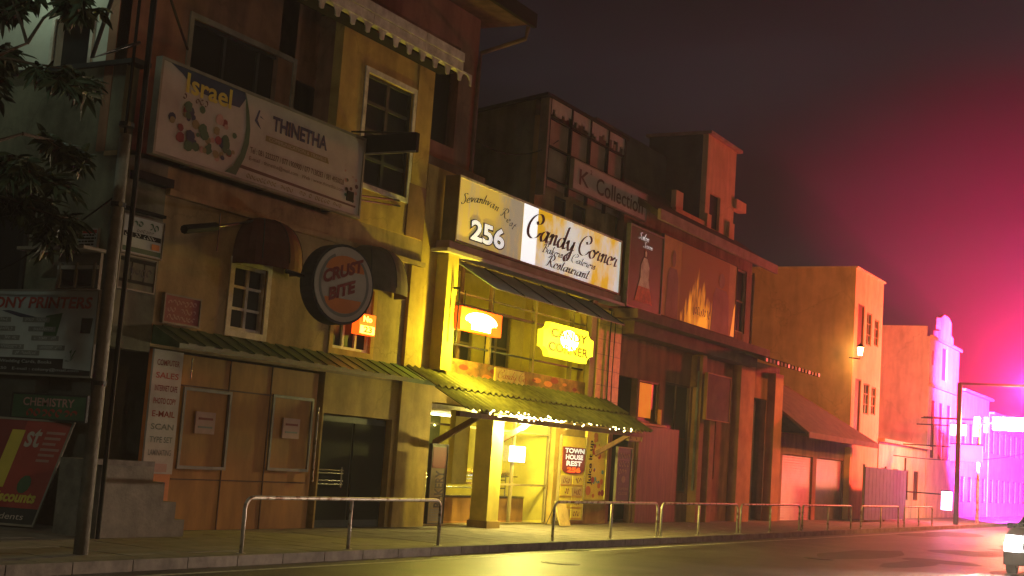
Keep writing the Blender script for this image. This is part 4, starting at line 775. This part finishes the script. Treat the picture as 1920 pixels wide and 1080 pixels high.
m.face([(cx-.12, 15.94, 7.6), (cx+.12, 15.94, 7.6), (cx+.3, 15.94, 7.35), (cx+.28, 15.94, 7.0), (cx+.4, 15.94, 6.75), (cx-.42, 15.94, 6.75), (cx-.3, 15.94, 7.0), (cx-.3, 15.94, 7.35)], 'gown'); m.face([(cx-.42, 15.94, 6.75), (cx+.4, 15.94, 6.75), (cx+.62, 15.94, 6.3), (cx-.62, 15.94, 6.3)], 'gown_red'); m.face([(cx+.07*math.cos(a), 15.938, 7.72+.1*math.sin(a)) for a in [k*PI/5 for k in range(10)]], 'gown'); m.build('picture', t)
m = MB(); script(m, 'Salon', 35.0, 8.08, .10, 15.93, 'num_white', sx=1.5, nib=.14); script(m, 'Sevon', 35.35, 7.88, .09, 15.93, 'num_white', sx=1.5, nib=.14); m.build('lettering', t)
t = panel_sign('bridal_banner', 36.98, 43.3, 6.15, 8.55, 16.0, .08, 'banner_brown', 'brick_dark', 'long brown banner with grey figures right of the gown sign', 'banner', fw=.03)
m = MB()
def fig(cx, z0, k, w): 
    for s in (1,):
        m.face([(cx-.9*w, 15.99, z0), (cx+.9*w, 15.99, z0), (cx+.75*w, 15.99, z0+1.1*k), (cx+.5*w, 15.99, z0+1.35*k), (cx-.5*w, 15.99, z0+1.35*k), (cx-.75*w, 15.99, z0+1.1*k)], 'banner_grey'); m.face([(cx+.28*w*math.cos(a), 15.985, z0+1.62*k+.24*k*math.sin(a)) for a in [q_*PI/6 for q_ in range(12)]], 'banner_grey')
fig(37.8, 6.16, 1.1, .55); fig(41.9, 6.16, 1.05, .95); m.face([(38.4, 15.994, 6.16), (42.6, 15.994, 6.16), (42.6, 15.994, 8.54), (38.4, 15.994, 8.54)], 'flame_print_glow'); m.face([(42.9, 15.992, 6.17), (43.25, 15.992, 6.17), (43.28, 15.992, 7.3), (43.15, 15.992, 7.1)], 'banner_flame_glow')
m.build('picture', t); m = MB(); squiggle(m, 39.5, 41.0, 6.45, 6.75, 15.985, 'sign_brown', 8, 33); m.build('lettering', t)
t = panel_sign('brown_sign', 41.0, 43.1, 3.3, 4.75, 15.95, .1, 'brick_dark', 'brown_board', 'plain brown hanging sign beside the orange pier', 'sign', fw=.03)

# ================================================================ low shuttered house
R = thing('low_shop_house', (54.5, 16.6, 0), 'low shop house with hipped roof and ribbed roller shutters', 'house')
MB().wall(49.85, 59.3, 0, 3.3, 16.4, 16.6, [(50.3, 54.2, 0, 2.5), (54.7, 58.6, 0, 2.5)], 'rust_wall').box(59.1, 59.3, 16.6, 22, 0, 3.3, 'rust_wall').build('wall', R)
for a, b in ((50.3, 54.2), (54.7, 58.6)):
    m = MB(); z = 0
    while z < 2.5: m.hexa([(a, 16.46, z), (b, 16.46, z), (b, 16.52, z), (a, 16.52, z), (a, 16.50, z+.1), (b, 16.50, z+.1), (b, 16.52, z+.1), (a, 16.52, z+.1)], 'roller'); z += .1
    m.build('roller_shutter', R)
m = MB(); m.prism([(49.8, 15.3, 3.25), (60.0, 15.3, 3.25), (56.8, 18.5, 5.4), (49.8, 18.5, 5.6)], (0, 0, .12), 'roof_tile').prism([(60.0, 15.3, 3.25), (60.0, 22, 3.25), (56.8, 18.5, 5.4)], (0, 0, .12), 'roof_tile'); m.box(49.8, 60.0, 15.25, 15.32, 3.15, 3.36, 'brick_dark'); m.build('roof', R)
MB().box(58.75, 59.15, 16.15, 16.4, 0, 3.1, 'orange_wall').build('pier', R)

# ================================================================ tall orange houses down the street
R = thing('tall_plain_house', (62, 16.6, 0), 'tall flat topped house with a blank side wall and narrow shuttered windows', 'house')
F0, F1 = 59.45, 64.3
hs = [(60.0, 61.1, 7.6, 9.55), (61.5, 62.4, 7.85, 9.35), (62.9, 63.7, 7.95, 9.2), (60.0, 61.0, 3.4, 6.2), (61.4, 62.4, 4.7, 6.1), (62.8, 63.6, 4.75, 6.05)]
MB().wall(F0, F1, 0, 11.05, 16.4, 16.6, hs, 'orange_wall').box(F0, F0+.25, 16.6, 26, 0, 11.05, 'orange_wall').box(F1-.25, F1, 16.6, 26, 0, 11.05, 'orange_wall').box(F0+.25, F1-.25, 16.9, 17, 0, 11, 'black').build('wall', R)
MB().box(F0-.06, F1+.1, 16.32, 26, 11.05, 11.13, 'orange_wall_b').build('coping', R)
for k, h in enumerate(hs): window(R, *h, 16.46, 1 if k in (0, 3) else 2, 1 if k in (0, 3) else 3, fm='wood_door' if k in (0, 3) else 'cream', pm='wood_door' if k in (0, 3) else 'glass_dark')
t = thing('wall_lantern', (60.6, 16.0, 7.0), 'small glowing wall lantern between the shuttered windows', 'lamp')
a = at(1613, 660, 15.9); m = MB(); m.tube([(a[0], 16.38, a[1]-.25), (a[0], 15.9, a[1]-.3), (a[0], 15.9, a[1]-.15)], .03, 'black_metal'); m.build('bracket', t)
MB().tube([(a[0], 15.9, a[1]-.15), (a[0], 15.9, a[1]+.2)], [.09, .13], 'lamp_glow').build('glass', t); MB().tube([(a[0], 15.9, a[1]+.2), (a[0], 15.9, a[1]+.38)], [.2, .02], 'black_metal').build('cap', t)
lamp('lantern_light', 'POINT', (a[0], 15.6, a[1]), 120, (1, .55, .15), t, .15)
R = thing('ornate_house', (78, 16.6, 0), 'pale ornate house with curved gable and round niche down the street', 'house')
G0, G1 = 74.5, 82.2
hs = [(75.3, 76.2, 3.2, 6.3), (77.2, 78.2, 3.2, 6.3), (79.2, 80.2, 3.2, 6.3), (75.1, 75.6, 8.2, 9.0), (77.6, 79.0, 7.6, 9.4)]
m = MB().wall(G0, G1, 0, 9.7, 16.4, 16.6, hs, 'orange_wall_b').box(G0, G0+.25, 16.6, 26, 0, 10.25, 'orange_wall_b').box(G1-.25, G1, 16.6, 26, 0, 9.7, 'orange_wall_b').box(G0+.25, G1-.25, 17, 17.1, 0, 9.7, 'black')
m.prism([(76.4, 16.4, 9.7), (80.4, 16.4, 9.7), (80.4, 16.4, 10.2), (79.8, 16.4, 10.3), (79.8, 16.4, 11.0), (79.0, 16.4, 11.25), (77.8, 16.4, 11.25), (77.0, 16.4, 11.0), (77.0, 16.4, 10.3), (76.4, 16.4, 10.2)], (0, .25, 0), 'orange_wall_b'); m.build('wall', R)
MB().box(G0-.1, G1+.2, 16.25, 16.4, 7.0, 7.15, 'orange_wall').box(G0-.1, G1+.2, 16.25, 16.4, 9.6, 9.75, 'orange_wall').build('cornice', R)
for h in hs[:4]: window(R, *h, 16.46, 2, 2, fm='wood_door')
MB().box(77.6, 79.0, 16.5, 16.55, 7.6, 9.4, 'brick_dark').build('niche', R)
for nm, X0, X1, zt, lb in (('plain_row_house', 64.5, 74.3, 3.6, 'low plain wall fronted house between the two tall houses'), ('far_row_house', 83.0, 92.0, 7.4, 'two storey row house just beyond the ornate house'), ('distant_house', 92.4, 112.0, 6.6, 'farthest house at the end of the shop row')):
    R = thing(nm, ((X0+X1)/2, 16.6, 0), lb, 'house'); n = int((X1-X0)/2.2); hs = []
    for k in range(n):
        a = X0+.6+k*2.2
        for fl in range(int(zt//3)): hs.append((a, a+1.1, .9+3.2*fl, 2.4+3.2*fl))
    MB().wall(X0, X1, 0, zt, 16.4, 16.6, hs, 'orange_wall_b').box(X0, X0+.25, 16.6, 24, 0, zt, 'orange_wall_b').box(X0+.25, X1, 17, 17.1, 0, zt-.1, 'black').build('wall', R)
    MB().box(X0-.1, X1+.1, 16.1, 16.5, zt, zt+.15, 'orange_wall').box(X0, X1, 16.5, 24, zt, zt+.1, 'roof_tile').build('coping', R)
    for h in hs: window(R, *h, 16.46, 2, 1, fm='wood_door', bw=.03)
t = thing('board_fence', (62, 14.8, 0), 'dark lilac board hoarding in front of the tall plain house', 'fence')
m = MB()
for i in range(12): m.box(57.0+i*.6, 57.57+i*.6, 15.0, 15.04, .1, 2.3-.0*i, 'lilac_board')
m.build('boards', t)
for xx in (57.0, 60.6, 64.2): MB().box(xx, xx+.08, 15.04, 15.12, 0, 2.9 if xx > 64 else 2.4, 'frame_grey').build('post', t)
# ================================================================ pavement railings
def railing(xs, label, h=.80, r=.03):
    x0, x1 = xs[0], xs[-1]; y = 13.0
    t = thing('pavement_railing', ((x0+x1)/2, y, 0), label, 'railing', 'tubular railings along the kerb')
    c = .16; pts = [(x0, y, .0), (x0, y, h-c)]+[(x0+c-c*math.cos(a), y, h-c+c*math.sin(a)) for a in (PI/8, PI/4, 3*PI/8, PI/2)]
    pts += [(x1-c+c*math.sin(a), y, h-c+c*math.cos(a)) for a in (0, PI/8, PI/4, 3*PI/8, PI/2)]+[(x1, y, .0)]
    MB().tube(pts, r, 'galv', 10).build('frame', t, smooth=True)
    for x in xs[1:-1]: MB().tube([(x, y, 0), (x, y, h-r)], r, 'galv', 10).build('post', t, smooth=True)
    for x in xs: MB().tube([(x, y, 0), (x, y, .012)], .075, 'galv', 10).build('base_plate', t)
    return t
for xs, lb in (((15.5, 18.1, 20.8), 'hooped railing nearest the utility pole, before the brown boarding'), ((25.2, 28.0, 30.6), 'hooped railing in front of the Candy Corner shop'),
               ((30.85, 33.3, 36.2), 'hooped railing in front of the blue sign board'), ((36.45, 39.0, 41.8), 'hooped railing before the bridal shop doors'),
               ((42.1, 44.9, 47.7), 'hooped railing before the orange piers'), ((49.0, 51.8, 54.5), 'hooped railing before the roller shutters'), ((55.5, 58, 60.5), 'farthest hooped railing, before the board fence')): railing(xs, lb)

# ================================================================ utility pole
t = thing('utility_pole', (13.15, 13.6, 0), 'tall grey concrete utility pole at the left corner', 'pole')
MB().tube([(13.03, 13.6, 0), (13.03, 13.6, 3.2), (13.03, 13.6, 5.6)], [.095, .09, .08], 'concrete', 14).build('shaft', t, smooth=True)
MB().tube([(13.2, 13.5, .2), (13.2, 13.5, 5.0), (13.16, 13.5, 11)], [.03, .035, .06], 'black').tube([(13.02, 13.6, 5.6), (13.02, 13.6, 11)], .022, 'black', 10).build('conduit', t)
MB().tube([(13.1, 13.6, 6.9), (12.3, 13.6, 6.45), (12.75, 13.6, 8.2)], .03, 'black_metal').build('bracket', t)
for z in (2.2, 4.6, 5.7): MB().tube([(13.03, 13.6, z), (13.03, 13.6, z+.06)], .105, 'black_metal', 14).build('band', t)
def wire(name, pts, r, label, sag=.3):
    a, b = Vector(pts[0]), Vector(pts[1]); o = MB().tube([tuple(a.lerp(b, k/14)-Vector((0, 0, sag*4*(k/14)*(1-k/14)))) for k in range(15)], r, 'black', 6).build(name)
    return tag(o, label, 'cable', 'overhead cables')
a = at(285, 35, 14.5); b = at(356, 92, 16.9)
wire('overhead_cable', [(13.15, 13.6, 8.4), (b[0], 16.95, b[1])], .022, 'black cable from the pole to the upper left window', .05)
a = ats(0, 520, 15.3); b = ats(190, 470, 15.3); wire('overhead_cable', [(15.3, a[0]+.6, a[1]-.08), (13.1, 13.6, 4.85)], .014, 'thin cable dipping to the left above the printer banner', .1)
wire('overhead_cable', [(27.3, 16.8, 9.1), (31, 16.6, 10.0)], .016, 'thin cable crossing the gap behind the Candy Corner sign', .35)
wire('overhead_cable', [(60, 14.6, 2.9), (100, 14.8, 4.6)], .02, 'low cable running down the street before the far houses', .4)

# ================================================================ tree at the left
t = thing('leafy_tree', (9.2, 13.3, 0), 'tree with drooping dark leaves hanging in at upper left', 'tree')
m = MB(); m.tube([(9.2, 13.3, -.1), (9.25, 13.3, 2.2), (9.5, 13.35, 4.0), (9.9, 13.4, 5.6)], [.2, .17, .14, .09], 'bark', 12); m.build('trunk', t, smooth=True)
m = MB(); r = random.Random(11); tips = []
def branch(p, d, l, rr, n):
    pts = [p]; 
    for k in range(5): d = (d+Vector((r.uniform(-.2, .2), r.uniform(-.2, .2), r.uniform(-.2, .12)))).normalized(); pts.append(pts[-1]+d*l/5)
    m.tube(pts, [rr*(1-.14*k) for k in range(6)], 'bark', 6)
    if n == 0: tips.extend(pts[1:]); return
    for q in range(4): branch(pts[r.choice((2, 3, 4, 5))], (d+Vector((r.uniform(-.9, .9), r.uniform(-.9, .9), r.uniform(-.7, .5)))).normalized(), l*.55, rr*.5, n-1)
for tgt, s in (((11.5, 13.2, 5.1), (9.4, 13.33, 4.3)), ((11.1, 12.9, 4.7), (9.35, 13.32, 3.9)), ((12.0, 13.4, 6.6), (9.7, 13.4, 4.9)), ((11.6, 13.5, 7.0), (9.85, 13.4, 5.4)), ((8.0, 13, 6.5), (9.7, 13.4, 5)), ((10.6, 14.4, 6.3), (9.8, 13.4, 5.3))):
    s_, g = Vector(s), Vector(tgt); branch(s_, (g-s_).normalized(), (g-s_).length*.8, .05, 2)
m.build('branch', t)
m = MB()
def leaf(p, d, L, w):
    d = d.normalized(); u = d.cross(Vector((r.uniform(-1, 1), r.uniform(-1, 1), .5))).normalized(); n = d.cross(u); k = len(m.v)
    m.v += [tuple(p), tuple(p+d*L*.35+u*w+n*w*.3), tuple(p+d*L*.35), tuple(p+d*L*.35-u*w+n*w*.3), tuple(p+d*L*.75+u*w*.6+n*w*.1-Vector((0, 0, L*.06))), tuple(p+d*L*.75-Vector((0, 0, L*.06))), tuple(p+d*L*.75-u*w*.6+n*w*.1-Vector((0, 0, L*.06))), tuple(p+d*L-Vector((0, 0, L*.15)))]
    i = m.mi('leaf')
    for f in ((0, 1, 2), (0, 2, 3), (1, 4, 5, 2), (2, 5, 6, 3), (4, 7, 5), (5, 7, 6)): m.f.append(tuple(k+q for q in f)); m.m.append(i)
for p in tips:
    if r.random() < .1: continue
    for q in range(r.randint(9, 17)): leaf(p+Vector((r.uniform(-.06, .06),)*3), Vector((r.uniform(-1, 1), r.uniform(-1, 1), r.uniform(-1.1, .25))), r.uniform(.16, .3), r.uniform(.028, .048))
m.build('foliage', t)

# ================================================================ lamps down the street
def street_lamp(x, y, h, arm, label, energy, col, aim, mm='lamp_yellow', rr=.2):
    t = thing('street_lamp', (x, y, 0), label, 'street lamp', 'street lamps')
    MB().tube([(x, y, 0), (x, y, h-.6), (x, y+arm*.25, h-.1), (x, y+arm, h)], [.1, .07, .05, .04], 'galv', 10).build('pole', t, smooth=True)
    MB().hexa([(x-.5, y+arm-.15, h-.05), (x+.5, y+arm-.15, h-.05), (x+.5, y+arm+.15, h-.05), (x-.5, y+arm+.15, h-.05), (x-.4, y+arm-.1, h+.12), (x+.4, y+arm-.1, h+.12), (x+.4, y+arm+.1, h+.12), (x-.4, y+arm+.1, h+.12)], 'frame_grey').build('lamp_head', t)
    MB().hexa([(x-.35, y+arm-.11, h-.16), (x+.35, y+arm-.11, h-.16), (x+.35, y+arm+.11, h-.16), (x-.35, y+arm+.11, h-.16), (x-.42, y+arm-.13, h-.052), (x+.42, y+arm-.13, h-.052), (x+.42, y+arm+.13, h-.052), (x-.42, y+arm+.13, h-.052)], mm).build('lens', t)
    lamp('lamp_light', 'SPOT', (x, y+arm, h-.3), energy, col, t, rr, cone=1.9, aim=aim); return t
street_lamp(50, -1.5, 8.5, 2.2, 'tall sodium street lamp on the near pavement', 8500, (1, .33, .05), (.60, 1, -.48))
street_lamp(10, -4.5, 8.5, 2.0, 'weak sodium street lamp on the near pavement behind the photographer', 560, (1, .48, .15), (.6, 1, -.32))
street_lamp(3.5, 12.9, 8.2, -1.0, 'added unseen greenish lamp on the shop side beyond the tree', 420, (.80, 1, .80), (1, .28, -.38))  # added out of view to brighten the side wall and its banners
t = thing('bright_lamp_bar', (70, 11.6, 0), 'blazing yellow white lamp bar at the right edge above the road', 'street lamp')
y_, z_ = 11.3, 4.85
MB().tube([(70, 12.9, 0), (70, 12.9, 4.9), (70, 11.0, 5.1)], [.09, .07, .05], 'galv', 10).build('pole', t)
MB().box(69.8, 70.1, 10.3, 12.25, 4.65, 5.2, 'lamp_yellow').build('lens', t); MB().box(69.75, 70.15, 10.25, 12.3, 5.2, 5.28, 'frame_grey').build('lamp_head', t)
lamp('bar_light', 'POINT', (69.3, 11.3, 4.9), 1500, (1, .6, .2), t, .3)
def glow_sign(px, py, w, h, X, mm, name, label, e=0, col=(1, 1, 1)):
    y, z = ats(px, py, X); t = thing(name, (X, y, z-h/2), label, 'sign', 'lit signs down the street')
    MB().box(X-.1, X+.1, y-w/2, y+w/2, z-h/2, z+h/2, mm).build('panel', t); MB().box(X-.11, X+.11, y-w/2-.03, y+w/2+.03, z+h/2, z+h/2+.06, 'dark_frame').box(X-.03, X+.03, y+w/2, 16.4, z+h*.3, z+h*.3+.06, 'dark_frame').build('bracket', t)
    if e: lamp('sign_light', 'POINT', (X-.8, y, z), e, col, t, .2)
    return t
glow_sign(1797, 806, .75, .55, 72, 'sign_glow', 'lit_sign', 'small glowing white pink sign, leftmost of the lit street signs', 60, (1, .25, .8))
glow_sign(1832, 800, .28, 1.0, 73, 'sign_glow', 'lit_sign', 'slim upright glowing sign between the lamp bar and the small sign')
glow_sign(1849, 797, .2, .8, 73.5, 'sign_magenta', 'lit_sign', 'slim dim upright sign touching the bright lamp bar')
glow_sign(1775, 939, .45, .85, 66, 'sign_glow', 'lit_sign', 'low white lit box sign near the kerb rail', 40, (1, .4, .9))
t = glow_sign(1812, 850, 1.5, .8, 68, 'sign_magenta', 'neon_sign', 'broad hazy magenta neon sign under the small lit signs', 220, (.7, .08, 1))
lamp('added_haze_beam', 'SPOT', (69.5, 13.0, 3.0), 1100000, (.60, .03, 1), t, .3, cone=.95, aim=(1, -.15, .03))  # added spot aimed away, gives the haze its violet glow
t = thing('added_red_panel', (66, 9.6, 5.5), 'added unseen red glow panel for the red haze above the road', 'sign')  # unseen red source, added to carry the red glow
y, z = ats(1955, 735, 66); MB().box(65.9, 66.1, y-.6, y+.6, z-.5, z+.5, 'added_redglow').build('panel', t); MB().box(65.95, 66.05, y+.6, 13.1, z+.2, z+.3, 'dark_frame').box(65.9, 66.1, 13.0, 13.2, 0, z+.3, 'dark_frame').build('bracket', t)
lamp('added_red_light', 'POINT', (65.2, y, z), 13000, (1, .07, .06), t, .4)  # added point light reddening the haze and far walls
lamp('added_haze_beam', 'SPOT', (66, 10.0, 6.4), 7500000, (1, .012, .15), t, .3, cone=1.15, aim=(1, .03, .10))  # added spot aimed down the street to shape the red haze

# ================================================================ cars coming with dazzling headlights
def car(loc, label):
    t = local_thing('approaching_car', loc, label, 'car', PI)   # local +X is forward
    prof = [(-2.0, .35), (-2.05, .8), (-1.75, .98), (-1.2, 1.42), (.25, 1.45), (.95, 1.0), (1.75, .86), (2.0, .62), (2.02, .32)]
    m = MB(); W2 = .8
    def sec(y, k): return [(x, y, z if z < 1.0 else 1.0+(z-1.0)*k) for x, z in prof]
    rows = [(-W2, 0), (-W2*.97, .5), (-W2*.80, 1), (W2*.80, 1), (W2*.97, .5), (W2, 0)]; secs = []
    for y, k in rows: secs.append([(x, y if z < 1.0 else y*(1-.12*(z-1)/.45*(1 if abs(y) > .6 else 0)), z if z < 1.0 or k > .9 else 1.0+(z-1.0)*k) for x, z in prof])
    for a, b in zip(secs, secs[1:]):
        for i in range(len(prof)-1): m.face([a[i], a[i+1], b[i+1], b[i]], 'car_paint')
        m.face([a[0], b[0], b[-1], a[-1]], 'black')
    m.face(secs[0], 'car_paint'); m.face(secs[-1], 'car_paint'); m.build('body', t)
    MB().hexa([(.34, -.58, 1.40), (.90, -.66, 1.05), (.90, .66, 1.05), (.34, .58, 1.40), (.36, -.58, 1.42), (.93, -.66, 1.07), (.93, .66, 1.07), (.36, .58, 1.42)], 'glass_dark').build('windscreen', t)
    MB().box(2.0, 2.12, -.78, .78, .22, .5, 'black').box(2.02, 2.06, -.4, .4, .56, .7, 'black').build('bumper', t); MB().box(2.12, 2.13, -.25, .25, .34, .45, 'plate_yellow').build('number_plate', t)
    for s in (-1, 1):
        MB().tube([(1.93, s*.60, .68), (2.05, s*.60, .68)], .115, 'headlamp', 16).build('headlight', t)
        l = bpy.data.lights.new('headlight_beam', 'SPOT'); l.energy = 6000; l.color = (1, .74, .52); l.spot_size = 1.5; l.spot_blend = .8; l.shadow_soft_size = .08
        o = bpy.data.objects.new('headlight_beam', l); S.collection.objects.link(o); o.parent = t; o.location = (2.2, s*.6, .7); o.rotation_euler = Vector((1, 0, -.015)).to_track_quat('-Z', 'Y').to_euler()
        MB().box(.75, .95, s*.82-.09, s*.82+.09, .98, 1.1, 'black').build('mirror', t)
        for x in (-1.3, 1.3):
            w = MB().tube([(x, s*.72-.1, .30), (x, s*.72+.1, .30)], .30, 'rubber', 20).build('wheel', t); MB().tube([(x, s*.72-.105, .30), (x, s*.72+.105, .30)], .17, 'frame_grey', 14).build('rim', w)
    return t
car((33.6, 4.45, -.12), 'car at the right edge of the road with blazing headlamps')

# ================================================================ night haze, lit by the lamps
hz = MB().box(-40, 240, -30, 60, -2.2, 40, 'asphalt').build('haze'); hm = bpy.data.materials.new('haze_air'); hm.use_nodes = True; n = hm.node_tree
n.nodes.remove(n.nodes['Principled BSDF']); v = n.nodes.new('ShaderNodeVolumePrincipled'); v.inputs['Density'].default_value = .0011; v.inputs['Color'].default_value = (.9, .9, .9, 1); v.inputs['Anisotropy'].default_value = .25
n.links.new(v.outputs[0], n.nodes['Material Output'].inputs['Volume']); hz.data.materials.clear(); hz.data.materials.append(hm); tag(hz, kind='stuff')
